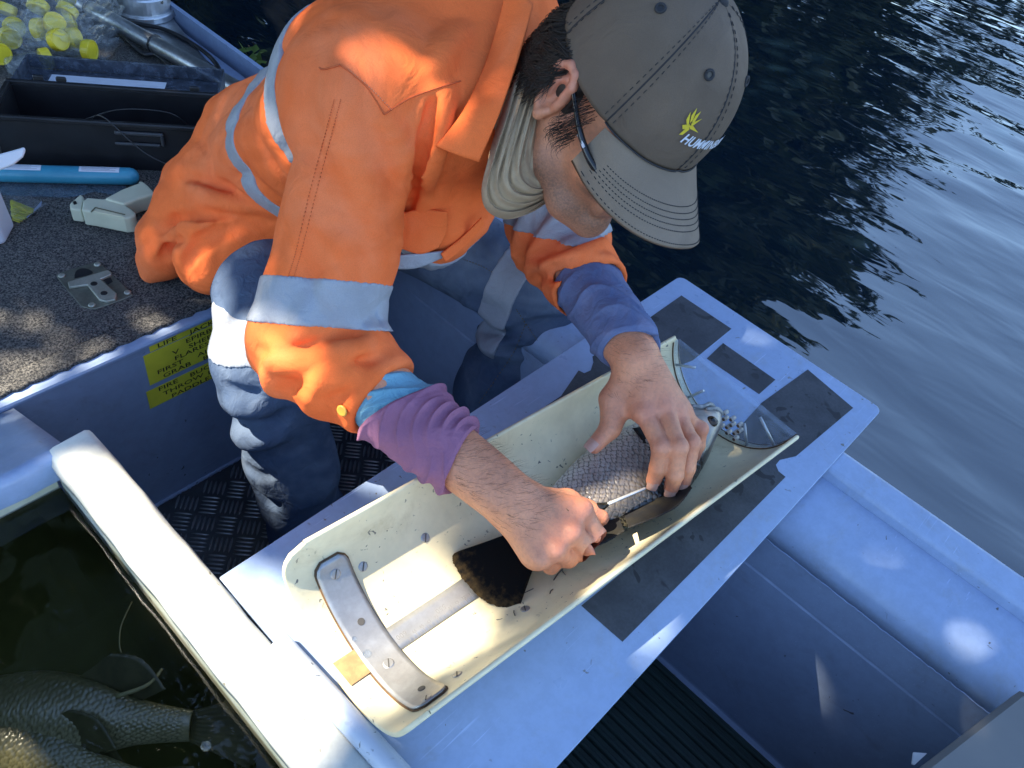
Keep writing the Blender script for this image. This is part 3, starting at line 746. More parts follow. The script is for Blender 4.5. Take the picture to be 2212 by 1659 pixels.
for i in range(NA + 1): sec.append((AM * (-1 + 2 * i / NA), 0.))
lip_ = THK / 2 / TR
for q in (35, 70, 110, 145): sec.append((AM + lip_ * math.sin(math.radians(q)), -THK / 2 + THK / 2 * math.cos(math.radians(q))))
for i in range(NA + 1): sec.append((AM * (1 - 2 * i / NA), -THK))
for q in (35, 70, 110, 145): sec.append((-AM - lip_ * math.sin(math.radians(q)), -THK / 2 - THK / 2 * math.cos(math.radians(q))))
V = []; k = len(sec)
def wall_row(j, inset):
    for a, r in sec:
        s0, s1 = ends(max(-1, min(1, a / AM))); q = j / (NS - 1); rr_ = r
        if inset: rr_ = -THK / 2 + (r + THK / 2) * .72
        s = s0 + (s1 - s0) * q + ((-.0012 if j == 0 else .0012) if inset else 0); V.append(tp(s, a, rr_))
wall_row(0, True)
for j in range(NS): wall_row(j, False)
wall_row(NS - 1, True)
F = [(j * k + i, j * k + (i + 1) % k, (j + 1) * k + (i + 1) % k, (j + 1) * k + i) for j in range(NS + 1) for i in range(k)]
for b0 in (0, (NS + 1) * k):
    for i in range(NA): F.append((b0 + i, b0 + i + 1, b0 + (2 * NA + 5) - i - 1, b0 + (2 * NA + 5) - i) if b0 else (b0 + i, b0 + (2 * NA + 5) - i, b0 + (2 * NA + 5) - i - 1, b0 + i + 1))
pipe = obj('pipe', V, F, m_pvc, trough)
# ruler
rw = .0150 / (TR - THK)
def strip(s0, s1, a0, a1, ns, na, r, th, name, mat, ends_round=0.):
    V = []
    for lay in (r, r - th):
        for i in range(ns):
            for j in range(na):
                f = -1 + 2 * j / (na - 1); u = max(0, abs(f) - (1 - ends_round)) / ends_round if ends_round else 0
                mid, hw = (s0 + s1) / 2, (s1 - s0) / 2 * (math.sqrt(max(.0, 1 - .72 * u * u)) if ends_round else 1)
                V.append(tp(mid + hw * (-1 + 2 * i / (ns - 1)), a0 + (a1 - a0) * j / (na - 1), lay))
    n = ns * na; F = grid_faces(ns, na) + [tuple(x + n for x in f)[::-1] for f in grid_faces(ns, na)]
    for j in range(na - 1): F.append((j, j + 1, n + j + 1, n + j)); q = (ns - 1) * na; F.append((q + j, n + q + j, n + q + j + 1, q + j + 1))
    for i in range(ns - 1): F.append((i * na, n + i * na, n + (i + 1) * na, (i + 1) * na)); q = na - 1; F.append((i * na + q, (i + 1) * na + q, n + (i + 1) * na + q, n + i * na + q))
    return obj(name, V, F, mat, trough, smooth=True)
ruler = strip(.008, .630, -rw, rw, 30, 5, .0016, .0012, 'ruler', m_steel)
ink = M('dark slot', (.07, .065, .06), rough=.6); ink2 = M('worn engraved marks', (.24, .235, .23), rough=.6); mbk = MB()
zero = .685
for mm in range(300, 605, 5):
    s = zero - mm / 1000.; L = .0045 if mm % 10 else .007
    if s < .072: continue
    a0 = -rw * .98; mbk.add([tp(s - .0003, a0, .0019), tp(s + .0003, a0, .0019), tp(s + .0003, a0 + L / .11, .0019), tp(s - .0003, a0 + L / .11, .0019)], [(0, 1, 2, 3)])
for mm in range(400, 601, 10):
    s = zero - mm / 1000. - (.004 if mm == 600 else 0); big = mm % 50 == 0; V, F_ = text_mesh(str(mm) if big else str(mm)[:2], .0090 if big else .0050, .0)
    wd = V[:, 0].max() if len(V) else 0
    # read from the man's side: text runs towards the near end, its top towards the far rim
    mbk.add([tp(s - (v[0] - wd / 2), (rw * .10) - v[1] / .11 + (.0 if big else -.05), .0019) for v in V], [f[::-1] for f in F_])
k_ = mbk.build('markings', ink2, ruler)
# strap across the near end with screws
strap = strip(.030, .070, -1.06, 1.08, 9, 40, .0040, .0022, 'strap', m_steel, ends_round=.12)
MB().prism([tp(s_, a_, .0022) for s_, a_ in ((.006, -rw * 1.15), (.034, -rw * 1.15), (.034, rw * 1.0), (.004, rw * 1.0))], V3(0, 0, 1), .0006).build('rusty_pad', M('tan rusty pad', (.42, .24, .10), (.30, .16, .07), rough=.8, vs=60), trough)
edge = strip(.0285, .0715, -1.075, 1.095, 9, 40, .0009, .0006, 'rust_line', m_rust, ends_round=.12)
def screw(s, a, r=.0040, rad=.0062):
    c = tp(s, a, r - .0006); n = nrm(tp(s, a, r + .01) - c); o = MB().lathe(c, n, [(rad, 0), (rad, .0009), (rad * .8, .0016)], 16).build('screw', m_steel, trough, smooth=False)
    u = nrm(np.cross(n, TA) + .6 * TA); v = np.cross(n, u)
    MB().box(c + n * .0016, (rad * 1.7, .0013, .0008), ax=(u, v, n)).build('slot', ink, o)
for s, a in ((.050, .90), (.050, .13 - .33), (.046, -.98)): screw(s, a)
for s, a in ((.083, .80), (.165, .72), (.090, -.86), (.205, -.62)): screw(s, a, 0., .0058)
for s, a in ((.052, .33), (.054, -.74)):
    c = tp(s, a, .0042); n = nrm(tp(s, a, .02) - c); MB().lathe(c, n, [(.0042, 0), (.0042, .0003)], 14).build('hole', ink, trough)
c = tp(.018, -.05, .0026); MB().lathe(c, nrm(tp(.018, -.05, .02) - c), [(.0040, 0), (.0040, .0004)], 14).build('hole', ink, trough)
for s, a, ln, ro in ((.26, -.52, .022, .3), (.275, -.56, .012, 1.2), (.20, -.40, .035, -.15), (.24, -.66, .008, .4), (.19, -.62, .010, 1.0)):
    MB().tube([tp(s, a, .0006), tp(s + ln * .5 * math.cos(ro), a + ln * .5 * math.sin(ro) / .11 + .01, .0008), tp(s + ln * math.cos(ro), a + ln * math.sin(ro) / .11, .0006)], .0006, 4).build('grass_bit', ink, trough)
# clear end plate at the head end
m_acr = clear_mat('scratched clear acrylic', (.94, .97, .99), .12, .12, (.50, .62, .85))
SP = TL - .009; poly = []
for i in range(33):
    a = AM * .985 * (-1 + 2 * i / 32); p = tp(SP, a, .0012); poly.append(p)
lean = V3(0, 0, 0)
for wq, nm in ((.0, 'end_plate'),):
    P = [p - TA * .004 for p in poly]; Q = [p + TA * .006 for p in poly]; n = len(P)
    o = obj(nm, P + Q, [tuple(range(n)), tuple(range(2 * n - 1, n - 1, -1))] + [(i, n + i, n + (i + 1) % n, (i + 1) % n) for i in range(n)], m_acr, trough, smooth=False); endp = o
MB().tube([tp(SP - .006, AM * f, .0006) for f in np.linspace(-.97, .97, 30)], .0011, 5).build('rust_line', m_rust, trough, smooth=True)
MB().tube([tp(SP + .007, AM * f, .0006) for f in np.linspace(-.97, .97, 30)], .0008, 5).build('rust_line', m_rust, trough, smooth=True)
m_pin = M('bright steel pin', (.62, .64, .64), (.5, .5, .5), rough=.3, metal=.6, vs=60)
for a, ln in ((.98, .034), (.50, .034), (-.55, .034), (-.98, .044)):
    MB().tube([tp(SP + .001, a, .001), tp(SP + .001, a, ln)], .0021, 8).build('pin', m_pin, endp, smooth=True)
m_hole = M('rusty drilled hole', (.20, .11, .07), (.07, .05, .04), rough=.8, vs=300)
m_ring = M('white hole wall', (.66, .62, .55), (.55, .45, .36), rough=.4, vs=200)
for i in range(12):
    r_, c_ = divmod(i, 4); s_ = -.028 + r_ * .0135 + (.004 if c_ % 2 else 0); h = .022 + c_ * .0085
    p = TN + TA * (SP - .006) + TS * (s_ - .012) + V3(0, 0, h)
    o = MB().tube([p, p + TA * .0085], .0032, 10).build('hole', m_ring, endp, smooth=True)
    p2 = p - TA * .0006; MB().tube([p2, p2 - TA * .0005], .0024, 10).build('hole_core', m_hole, endp)

# ---- fish
def scale_pattern(s, v, fr):
    """overlapping scale relief: s along (m), v across (m), fr = scale size; returns height 0..1, edge mask"""
    s = s + .0011 * np.sin(v * 310 + s * 120) + .0007 * np.sin(s * 430 - v * 260); v = v + .0006 * np.sin(s * 270 + v * 190)
    # each scale is a disc; the one nearer the head lies on top, so its rear rim shows as an arc
    R = fr * .72; row = np.floor(v / (fr * .5)); top = np.full(s.shape, 1e9); out = np.zeros_like(s)
    for dr in (-2, -1, 0, 1, 2):
        rw_ = row + dr; o = (rw_ % 2) * .5; cv = (rw_ + .5) * fr * .5; ci = np.floor(s / fr - o)
        for dc in (-2, -1, 0, 1):
            cs = (ci + dc + o) * fr; d = np.sqrt(((s - cs) * .80) ** 2 + ((v - cv) * 1.12) ** 2) / R
            ok = (d < 1) & (cs < top); top = np.where(ok, cs, top); tint = .5 + .5 * np.sin(cs * 9170 + cv * 5333)
            out = np.where(ok, np.clip((1 - d) / .34, 0, 1) * (.86 + .14 * tint), out)
    return out
def fish_mat(name, back, belly, mid, edge, rough=.28, relief=.5):
    mt, t, b, out = new_mat(name)
    a = attr(t, 'side').outputs['Fac']; e = attr(t, 'scale').outputs['Fac']; n = noise(t, coords(t), 28, 4, .65)
    x = mathn(t, 'ADD', a, mathn(t, 'MULTIPLY', mathn(t, 'SUBTRACT', n, .5), .35))
    c = mixc(t, ramp(t, x, .18, .50), belly, mid); c = mixc(t, ramp(t, x, .55, .92), c, back)
    c = mixc(t, ramp(t, e, .05, .75, .88, 0), c, edge)
    c = mixc(t, ramp(t, noise(t, coords(t), 260, 2), .45, .7, 0, .3), c, tuple(q * .5 for q in mid))
    t.links.new(c, b.inputs['Base Color']); b.inputs['Roughness'].default_value = rough; b.inputs['Specular IOR Level'].default_value = .7
    b.inputs['Coat Weight'].default_value = .35; b.inputs['Coat Roughness'].default_value = .12
    bump(t, b, e, relief, .0012); return mt
m_fish = fish_mat('bronze fish scales', (.016, .016, .012), (.60, .58, .54), (.33, .28, .24), (.05, .043, .038))
m_fin = M('black fin membrane', (.010, .010, .011), (.02, .017, .012), rough=.6, spec=.3, vs=40, bmp=.3, bs=220)
def fin_mat():
    mt, t, b, out = new_mat('dark tail membrane')
    e = attr(t, 'rim').outputs['Fac']; c = mixc(t, ramp(t, mathn(t, 'ADD', e, mathn(t, 'MULTIPLY', noise(t, coords(t, (60, 60, 60)), 2.2, 4), .8)), 1.15, 1.6), (.008, .008, .009), (.13, .08, .03))
    t.links.new(c, b.inputs['Base Color']); b.inputs['Roughness'].default_value = .8; b.inputs['Specular IOR Level'].default_value = .15
    tl = t.nodes.new('ShaderNodeBsdfTranslucent'); t.links.new(c, tl.inputs[0]); mx = t.nodes.new('ShaderNodeMixShader'); mx.inputs[0].default_value = .35
    t.links.new(b.outputs[0], mx.inputs[1]); t.links.new(tl.outputs[0], mx.inputs[2]); t.links.new(mx.outputs[0], out.inputs[0]); return mt
m_tail = fin_mat()
def fish_body(nose, tail, up, dorsal, L_top, L_bot, L_th, ns=300, nt=150, scale=.0105, bend=0., floor_fn=None):
    """nose->tail axis; dorsal = unit vector to the back; up = flank normal. profiles: lists of (u, half size)"""
    nose = np.asarray(nose, float); tail = np.asarray(tail, float); ax = tail - nose; L = np.linalg.norm(ax); ax = ax / L
    dorsal = nrm(np.asarray(dorsal) - (np.asarray(dorsal) @ ax) * ax); up = nrm(np.cross(ax, dorsal)) if np.cross(ax, dorsal) @ np.asarray(up) > 0 else -nrm(np.cross(ax, dorsal))
    u = np.linspace(0, 1, ns) ** 1.0; th = np.linspace(0, 2 * np.pi, nt, endpoint=False)
    def prof(T):
        xs_ = np.array([q[0] for q in T]); yv = np.array([q[1] for q in T]); P = spline(np.c_[xs_, yv], 400); return np.interp(u, P[:, 0], P[:, 1])
    T, Bm, Wd = prof(L_top), prof(L_bot), prof(L_th)
    U, TH = np.meshgrid(u, th, indexing='ij'); c, s = np.cos(TH), np.sin(TH)
    y = np.where(c > 0, T[:, None] * c, Bm[:, None] * c); ss = np.sign(s) * np.abs(s) ** .9; z = Wd[:, None] * ss
    sv = y * 1.15; hs = scale_pattern(U * L, np.where(np.abs(s) > .02, np.arctan2(y, np.abs(z) + .012) * .055, sv), scale)
    fade = np.clip((U - .255) / .04, 0, 1) * np.clip((.985 - U) / .03, 0, 1); hs = hs * fade + (1 - fade) * .8
    gill = np.exp(-((U - .265 - .02 * c) / .006) ** 2) * .0022
    sc = 1 + (hs - .5) * .0009 / np.maximum(np.hypot(y, z), .004) - gill / np.maximum(np.hypot(y, z), .01)
    y, z = y * sc, z * sc
    bz = bend * np.sin(np.pi * U)
    P = nose + (U * L)[..., None] * ax + (y + bz)[..., None] * dorsal + z[..., None] * up
    side = .5 + .5 * c; side = np.clip(.5 + y / (T.max() + Bm.max()) * 1.05, 0, 1)
    side = side + .38 * np.clip(1 - U / .25, 0, 1) * 0
    V = P.reshape(-1, 3); F = grid_faces(ns, nt, wrapv=True); F = [f[::-1] for f in F]
    F += [tuple(range(nt)), tuple((ns - 1) * nt + j for j in range(nt))[::-1]]
    return V, F, side.ravel(), hs.ravel(), (nose, ax, L, dorsal, up)
def fin(name, parent, base_pts, tip_pts, mat, th=.0012, rays=14, sub=6, wave=.00010, nv=None, notch=.010):
    """membrane between a base line and a tip line, ridged along the rays"""
    n = rays * sub + 1; A = spline(base_pts, n); Bv = spline(tip_pts, n); nr = 9; V = []; R = []
    N = nrm(np.cross(A[-1] - A[0], Bv[n // 2] - A[n // 2])) if nv is None else nrm(nv)
    for lay in (1, -1):
        for i in range(n):
            q = math.cos(2 * math.pi * i / sub); nt_ = .016 * (abs(math.sin(i * 12.9898) * 43758.5453) % 1) + (notch * (q < -.3))
            for j in range(nr):
                f = j / (nr - 1); p = A[i] + (Bv[i] - A[i]) * f * (1 - nt_)
                V.append(p + N * (wave * q * (1 - .4 * f) + lay * (th * (1 - .75 * f)))); R.append(f)
    g_ = grid_faces(n, nr); k = n * nr; F = g_ + [tuple(x + k for x in f)[::-1] for f in g_]
    for i in range(n - 1): F += [(i * nr, k + i * nr, k + (i + 1) * nr, (i + 1) * nr), (i * nr + nr - 1, (i + 1) * nr + nr - 1, k + (i + 1) * nr + nr - 1, k + i * nr + nr - 1)]
    for j in range(nr - 1): F += [(j, j + 1, k + j + 1, k + j)]; q = (n - 1) * nr; F += [(q + j, k + q + j, k + q + j + 1, q + j + 1)]
    return obj(name, V, F, mat, parent, smooth=True, attrs={'rim': R})
NOSE = tp(SP - .012, -.06, .040); PED = tp(.262, -.02, .028); dors = -TS
ztilt = V3(0, 0, 1)
V, F, sd_, hs_, (n0, fax, FLn, fd, fu) = fish_body(NOSE, PED, ztilt, dors + V3(0, 0, .10),
    [(0, .004), (.04, .017), (.12, .030), (.25, .050), (.40, .064), (.55, .065), (.72, .051), (.88, .031), (1, .023)],
    [(0, .005), (.04, .018), (.12, .030), (.25, .047), (.42, .058), (.58, .058), (.75, .046), (.9, .028), (1, .022)],
    [(0, .006), (.04, .014), (.12, .023), (.25, .031), (.42, .036), (.6, .033), (.78, .023), (.92, .013), (1, .010)], ns=330, nt=170)
fish = obj('fish', V, F, m_fish, base=(NOSE + PED) / 2 - V3(0, 0, .03), attrs={'side': sd_, 'scale': hs_})
tag(fish, 'dark bronze perch lying on its side in the measuring trough', 'fish')
def fp(u, y, z): return n0 + fax * u * FLn + fd * y + fu * z
FishSolid = Solid()
for i in range(12):
    a_, b_ = (i / 12, (i + 1) / 12)
    hgt = lambda q: np.interp(q, [0, .12, .25, .42, .58, .75, 1], [.008, .03, .048, .058, .053, .038, .02]); thk = lambda q: np.interp(q, [0, .12, .25, .42, .6, .78, 1], [.006, .023, .031, .034, .028, .018, .009])
    FishSolid.cone(fp(a_, .002, 0), fp(b_, .002, 0), hgt(a_), hgt(b_), .02, flat=fu, fs=float(hgt(.5 * (a_ + b_)) / thk(.5 * (a_ + b_))))
# tail fan
tb = [fp(.985, y, 0) for y in (.019, 0, -.019)]
tt = [atz(*p, z) for p, z in (((1135, 1262), .030), ((1122, 1308), .020), ((1085, 1313), .0165), ((1045, 1298), .014), ((1008, 1262), .0135), ((985, 1230), .014), ((978, 1198), .017), ((1030, 1178), .026))]
fin('tail_fin', fish, tb, tt, m_tail, rays=17, th=.0010, wave=.00004, nv=(0, 0, 1), notch=0.)
# spiny back fin, soft back fin, belly fins, side fin
fin('back_fin', fish, [fp(.40, .056, .014), fp(.55, .056, .014), fp(.68, .046, .012)], [fp(.46, .082, .036), fp(.58, .090, .036), fp(.74, .072, .026)], m_fin, rays=10)
fin('back_fin', fish, [fp(.70, .044, .010), fp(.78, .036, .009), fp(.86, .028, .008)], [fp(.76, .072, .026), fp(.86, .066, .022), fp(.93, .042, .016)], m_fin, rays=8)
fin('belly_fin', fish, [fp(.34, -.050, .010), fp(.38, -.051, .010)], [fp(.50, -.062, .012), fp(.47, -.054, .022)], m_fin, rays=5)
fin('side_fin', fish, [fp(.285, .010, .030), fp(.285, -.016, .030)], [fp(.45, .006, .036), fp(.42, -.034, .036)], m_fin, rays=8)
# eye, mouth and jaw
m_eye = M('fish eye', (.05, .035, .02), (.02, .015, .01), rough=.12, vs=80); m_pup = M('fish pupil', (.004, .004, .005), rough=.08)
pe = fp(.105, .014, .0195); MB().lathe(pe, fu + fd * .2, [(.0085, -.002), (.0083, .001), (.0062, .0028), (.002, .0036)], 18).build('eye', m_eye, fish, smooth=True)
MB().lathe(pe + nrm(fu + fd * .2) * .0028, fu + fd * .2, [(.0042, 0), (.0034, .0008), (.001, .0012)], 14).build('pupil', m_pup, fish, smooth=True)
m_jaw = M('pale grey lips', (.34, .34, .33), (.16, .16, .16), rough=.35, vs=90)
MB().tube(spline([fp(-.004, -.008, .0), fp(.02, -.013, .012), (fp(.075, -.012, .020)), fp(.12, -.020, .025)], 12), np.linspace(.0045, .0025, 12), 8).build('jaw', m_jaw, fish, smooth=True)
MB().tube(spline([fp(-.006, .003, .0), fp(.02, -.002, .012), fp(.075, -.006, .020)], 10), np.linspace(.005, .0025, 10), 8).build('jaw', m_jaw, fish, smooth=True)

# ---- fish in the live well
m_fish2 = fish_mat('olive silver fish scales', (.09, .082, .034), (.32, .29, .17), (.19, .17, .085), (.07, .065, .03), .35, .15); m_fin2 = M('olive fin membrane', (.075, .07, .03), (.045, .042, .018), rough=.5, vs=30, bmp=.3, bs=200)
def tank_fish(a, b, dorsal, up, label, hh, seed):
    V, F, s1_, s2_, (q0_, x_, L_, d_, u_) = fish_body(a, b, up, dorsal,
        [(0, .01), (.12, .3 * hh), (.25, .42 * hh), (.42, .5 * hh), (.6, .44 * hh), (.8, .25 * hh), (1, .17 * hh)], [(0, .01), (.12, .3 * hh), (.25, .42 * hh), (.42, .5 * hh), (.6, .44 * hh), (.8, .25 * hh), (1, .17 * hh)],
        [(0, .01), (.12, .22 * hh), (.25, .30 * hh), (.42, .32 * hh), (.6, .27 * hh), (.8, .15 * hh), (1, .07 * hh)], 240, 110, scale=.0105)
    o = obj('fish', V, F, m_fish2, base=a, attrs={'side': s1_, 'scale': s2_}); tag(o, label, 'fish', 'fish kept in the live well')
    f_ = lambda u, y, z: q0_ + x_ * u * L_ + d_ * y + u_ * z
    fin('tail_fin', o, [f_(.99, .16 * hh, 0), f_(.99, -.16 * hh, 0)], [f_(1.22, .42 * hh, .01), f_(1.30, .2 * hh, .012), f_(1.31, -.1 * hh, .012), f_(1.24, -.40 * hh, .01)], m_fin2, rays=10, th=.0015)
    fin('back_fin', o, [f_(.55, .46 * hh, 0), f_(.68, .36 * hh, 0), f_(.8, .25 * hh, 0)], [f_(.68, .78 * hh, .01), f_(.80, .74 * hh, .01), f_(.9, .42 * hh, .01)], m_fin2, rays=8, th=.0015)
    fin('belly_fin', o, [f_(.60, -.42 * hh, 0), f_(.72, -.32 * hh, 0)], [f_(.74, -.62 * hh, .01), f_(.80, -.50 * hh, .01)], m_fin2, rays=6, th=.0015)
    return o
ta = atz(-150, 1530, -.14); tb_ = atz(415, 1568, -.100)
tank_fish(ta, tb_, nrm(V3(.2, .8, .45)), V3(-.2, -.4, .8), 'olive fish under the tank water with a sunlit golden tail', .095, 3)
ta = atz(-200, 1575, -.15); tb_ = atz(300, 1690, -.12)
tank_fish(ta, tb_, nrm(V3(.2, .8, .45)), V3(-.2, -.4, .8), 'silvery fish nearest the bottom corner of the tank', .080, 4)
# a stick of weed under the water
m_weed = M('pale weed stem', (.22, .20, .09), (.14, .13, .05), rough=.7, vs=30)
tag(MB().tube(spline([atz(400, 1530, -.075), atz(350, 1445, -.07), atz(318, 1480, -.07), atz(250, 1505, -.072)][1:], 12), np.linspace(.0016, .003, 12), 6).build('weed_stem', m_weed, smooth=True), 'pale bent weed stem above the fish in the tank', 'weed')
tag(MB().tube(spline([atz(285, 1300, -.07), atz(262, 1350, -.068), atz(258, 1390, -.068), atz(262, 1410, -.07)], 12), .0009, 5).build('weed_stem', m_weed, smooth=True), 'thin curved weed strand in the dark part of the tank', 'weed')
tag(MB().lathe(atz(445, 1612, TW + .0005), (0, 0, 1), [(.0055, 0), (.005, .002), (.0033, .0034), (.001, .004)], 16).build('bubble', clear_mat('bubble film', (.95, .97, .97), .02, .05), smooth=True), 'small clear bubble floating on the tank water', 'bubble')

# water drops on the strap
m_drop = clear_mat('water drop', (.96, .98, 1.), .02, .02)
for a_, s_, r_ in ((.02, .038, .0050), (.22, .036, .0030)):
    c = tp(s_, a_, .0041); n = nrm(tp(s_, a_, .02) - c); MB().lathe(c, n, [(r_, 0), (r_ * .93, r_ * .22), (r_ * .7, r_ * .40), (r_ * .35, r_ * .5), (r_ * .05, r_ * .52)], 18).build('water_drop', m_drop, trough, smooth=True)
# ================================================================ things lying on the bow deck
DT = DECK + .006          # carpet top
m_tube_clear = clear_mat('clear vial plastic', (.93, .95, .95), .08, .10, (.72, .78, .82))
m_bag = clear_mat('crumpled clear bag', (.95, .96, .96), .10, .13, (.66, .72, .78))
m_ycap = M('yellow cap plastic', (.72, .56, .03), (.64, .50, .03), rough=.35, vs=30)
m_paper = M('white paper label', (.62, .64, .70), (.56, .58, .64), rough=.7, vs=30)
# vials with yellow caps in a clear bag; each given by the cap centre and the way the cap points, in the picture
vials = [((30, 60), (-.2, -.5, .9), .03), ((14, 10), (.3, .2, .9), .05), ((35, 20), (.6, .2, .6), .075), ((150, 15), (.6, .3, .8), .05), ((160, 40), (.7, -.3, .3), .03), ((25, 85), (-.1, -.9, .5), .02), ((28, 75), (-.4, -.6, .6), .05),
         ((95, 62), (.5, -.8, .3), .05), ((132, 85), (.3, -.8, .6), .045), ((100, 95), (1, -.3, .15), .035), ((110, 125), (1, -.1, .05), .018), ((168, 82), (.6, -.7, .4), .035), ((202, 110), (.55, -.75, .35), .018),
         ((2, 118), (-.1, -.9, .4), .025), ((70, 30), (.2, .5, .9), .07), ((85, 5), (.6, .5, .5), .06), ((120, 45), (.1, -.5, .9), .065), ((60, 110), (-.8, -.5, .2), .02), ((-15, 50), (-.5, -.5, .7), .04), ((140, -15), (.3, .6, .7), .05)]
VLAB = {12: 'yellow capped vial sticking out furthest towards the bow pipe', 11: 'yellow capped vial just behind the outermost one', 8: 'vial with its pale yellow cap facing out beside the two upright caps', 10: 'vial lying flat nearest the tackle box with its yellow cap sideways', 9: 'vial lying just above the flat one, yellow cap sideways', 3: 'yellow capped vial highest on the pipe side of the heap'}
for i, (px, d, z) in enumerate(vials):
    if i in (2, 6, 9, 14, 17, 18): continue
    p = atz(*px, DT + z + .012); d = nrm(d); L = .090
    end = p - d * L
    if end[2] < DT + .020: d = nrm(V3(d[0], d[1], 0) + V3(0, 0, (p[2] - DT - .0235) / L * 0.95)); 
    rt = thing('sample_vial', p - d * L, VLAB.get(i, 'clear vial with yellow screw cap buried in the heap in the clear bag'), 'vial', 'yellow capped vials in the clear bag')
    MB().lathe(p - d * L, d, [(.010, 0), (.0175, .004), (.019, .010), (.019, L - .016), (.018, L - .014)], 18).build('tube', m_tube_clear, rt, smooth=True)
    mbc = MB().lathe(p - d * .019, d, [(.0215, 0), (.0225, .001), (.0225, .0165), (.0210, .0185), (.0190, .0180), (.0180, .0172)], 26); mbc.build('cap', m_ycap, rt)
# the bag: a crumpled skin over the heap
c = atz(70, 60, DT); nu, nv = 60, 36; V = []
ex = nrm(atz(200, 105, DT) - c); ey = nrm(np.cross((0, 0, 1), ex))
for i in range(nu):
    a = 2 * math.pi * i / nu
    for j in range(nv):
        f = j / (nv - 1); ph = f * math.pi / 2; r_ = math.cos(ph) ** .55; h = math.sin(ph) ** .9
        cr = .010 * math.sin(a * 9 + j * .7) * math.sin(j * .5 + a * 3) + .007 * math.sin(a * 23 + j * 1.9) + .006 * math.sin(j * 2.6 - a * 14)
        p = c + ex * (.205 * r_ + cr) * math.cos(a) + ey * (.175 * r_ + cr) * math.sin(a) + V3(0, 0, .004 + .140 * h + cr * .8 * (f > .05))
        V.append((p[0], p[1], max(p[2], DT + .002)))
# a loose corner of the bag reaching out over the carpet
V = np.array(V); tipc = atz(236, 116, DT + .006); w_ = np.clip(1 - np.linalg.norm(V - atz(205, 112, DT + .02), axis=1) / .06, 0, 1)[:, None]; V = V + (tipc - atz(205, 112, DT + .02)) * w_ * .7
tag(obj('clear_bag', V, grid_faces(nu, nv, wrapu=True), m_bag, base=c), 'crumpled clear plastic bag heaped with yellow capped vials', 'bag')

# open black tackle box
fbl = atz(12, 352, DT); fbr = atz(412, 372, DT); bx = nrm(fbr - fbl); by = np.cross((0, 0, 1), bx); BW = np.linalg.norm(fbr - fbl) + .05; BD, BH, TKW = .125, .094, .006
tb0 = fbl; m_bk = M('black tackle box plastic', (.010, .010, .012), (.016, .016, .019), rough=.42, vs=14, bmp=.15, bs=120)
box = thing('tackle_box', tb0 + bx * BW / 2 + by * BD / 2, 'open black tackle box with its grey lid folded back', 'box')
AX = (bx, by, (0, 0, 1)); up = V3(0, 0, 1)
mb = MB(); cc = lambda u, v, h: tb0 + bx * u + by * v + up * h
mb.box(cc(BW / 2, BD / 2, .003), (BW, BD, .006), AX); mb.box(cc(BW / 2, TKW / 2, BH / 2 + .003), (BW, TKW, BH - .006), AX); mb.box(cc(BW / 2, BD - TKW / 2, BH / 2 + .003), (BW, TKW, BH - .006), AX)
mb.box(cc(TKW / 2, BD / 2, BH / 2 + .003), (TKW, BD - 2 * TKW - .0004, BH - .006), AX); mb.box(cc(BW - TKW / 2, BD / 2, BH / 2 + .003), (TKW, BD - 2 * TKW - .0004, BH - .006), AX)
mb.build('body', m_bk, box)
mb = MB()
for u, v, su, sv in ((BW / 2, -.002, BW + .012, .010), (BW / 2, BD + .002, BW + .012, .010), (-.001, BD / 2, .010, BD - .0062), (BW + .001, BD / 2, .010, BD - .0062)): mb.box(cc(u, v, BH + .002), (su, sv, .009), AX, bev=.002)
mb.build('lip', m_black, box)
m_lid = clear_mat('smoky grey lid', (.34, .38, .46), .25, .45, (.13, .155, .205))
ld = nrm(by * .985 - up * .06); ln_ = np.cross(bx, ld); ld0 = cc(0, BD + .010, BH + .004)
mb = MB(); lc = lambda u, v, h: ld0 + bx * u + ld * v + ln_ * h
LAX = (bx, ld, ln_); LW_, LD_ = BW, .118
mb.box(lc(LW_ / 2, LD_ / 2, -.030), (LW_, LD_, .004), LAX); mb.box(lc(LW_ / 2, .002, -.014), (LW_, .004, .027), LAX); mb.box(lc(LW_ / 2, LD_ - .002, -.014), (LW_, .004, .027), LAX)
mb.box(lc(.002, LD_ / 2, -.014), (.004, LD_ - .0084, .027), LAX); mb.box(lc(LW_ - .002, LD_ / 2, -.014), (.004, LD_ - .0084, .027), LAX)
lid_ = mb.build('lid', m_lid, box); bevel_mod(lid_, .004, 3)
MB().box(lc(.155, .070, -.0272), (.215, .040, .0006), LAX).build('paper_label', m_paper, box)
for u in (.05, .09, .33): MB().box(cc(u, BD + .010, BH + .009), (.018, .007, .010), AX, bev=.002).build('hinge', m_black, box)
m_bk2 = M('worn grey latch', (.05, .052, .058), rough=.45)
mb = MB(); u0 = .245
mb.box(cc(u0, -.006, BH * .86), (.085, .007, .007), AX, bev=.002); mb.box(cc(u0 + .039, -.006, BH * .73), (.006, .007, .022), AX, bev=.002); mb.box(cc(u0 - .005, -.006, BH * .62), (.08, .006, .006), AX, bev=.002); mb.build('latch', m_bk2, box)
m_ivory = M('ivory plastic', (.56, .55, .40), (.50, .49, .35), rough=.45, vs=14)
for (u, s_), lb in zip(((.115, 1.), (.235, 1.15)), ('small ivory plastic wedge showing inside the tackle box', 'larger ivory hook shaped piece showing inside the tackle box')):
    P = [cc(u + a * s_, .022 + .004 * (s_ > 1), h * s_ + .035) for a, h in ((-.03, .004), (-.005, .022), (.004, .040), (.010, .040), (.018, .020), (.02, .0))]
    tag(MB().prism(P, by, .012).build('ivory_part', m_ivory, base=cc(u, .02, .006)), lb, 'part')
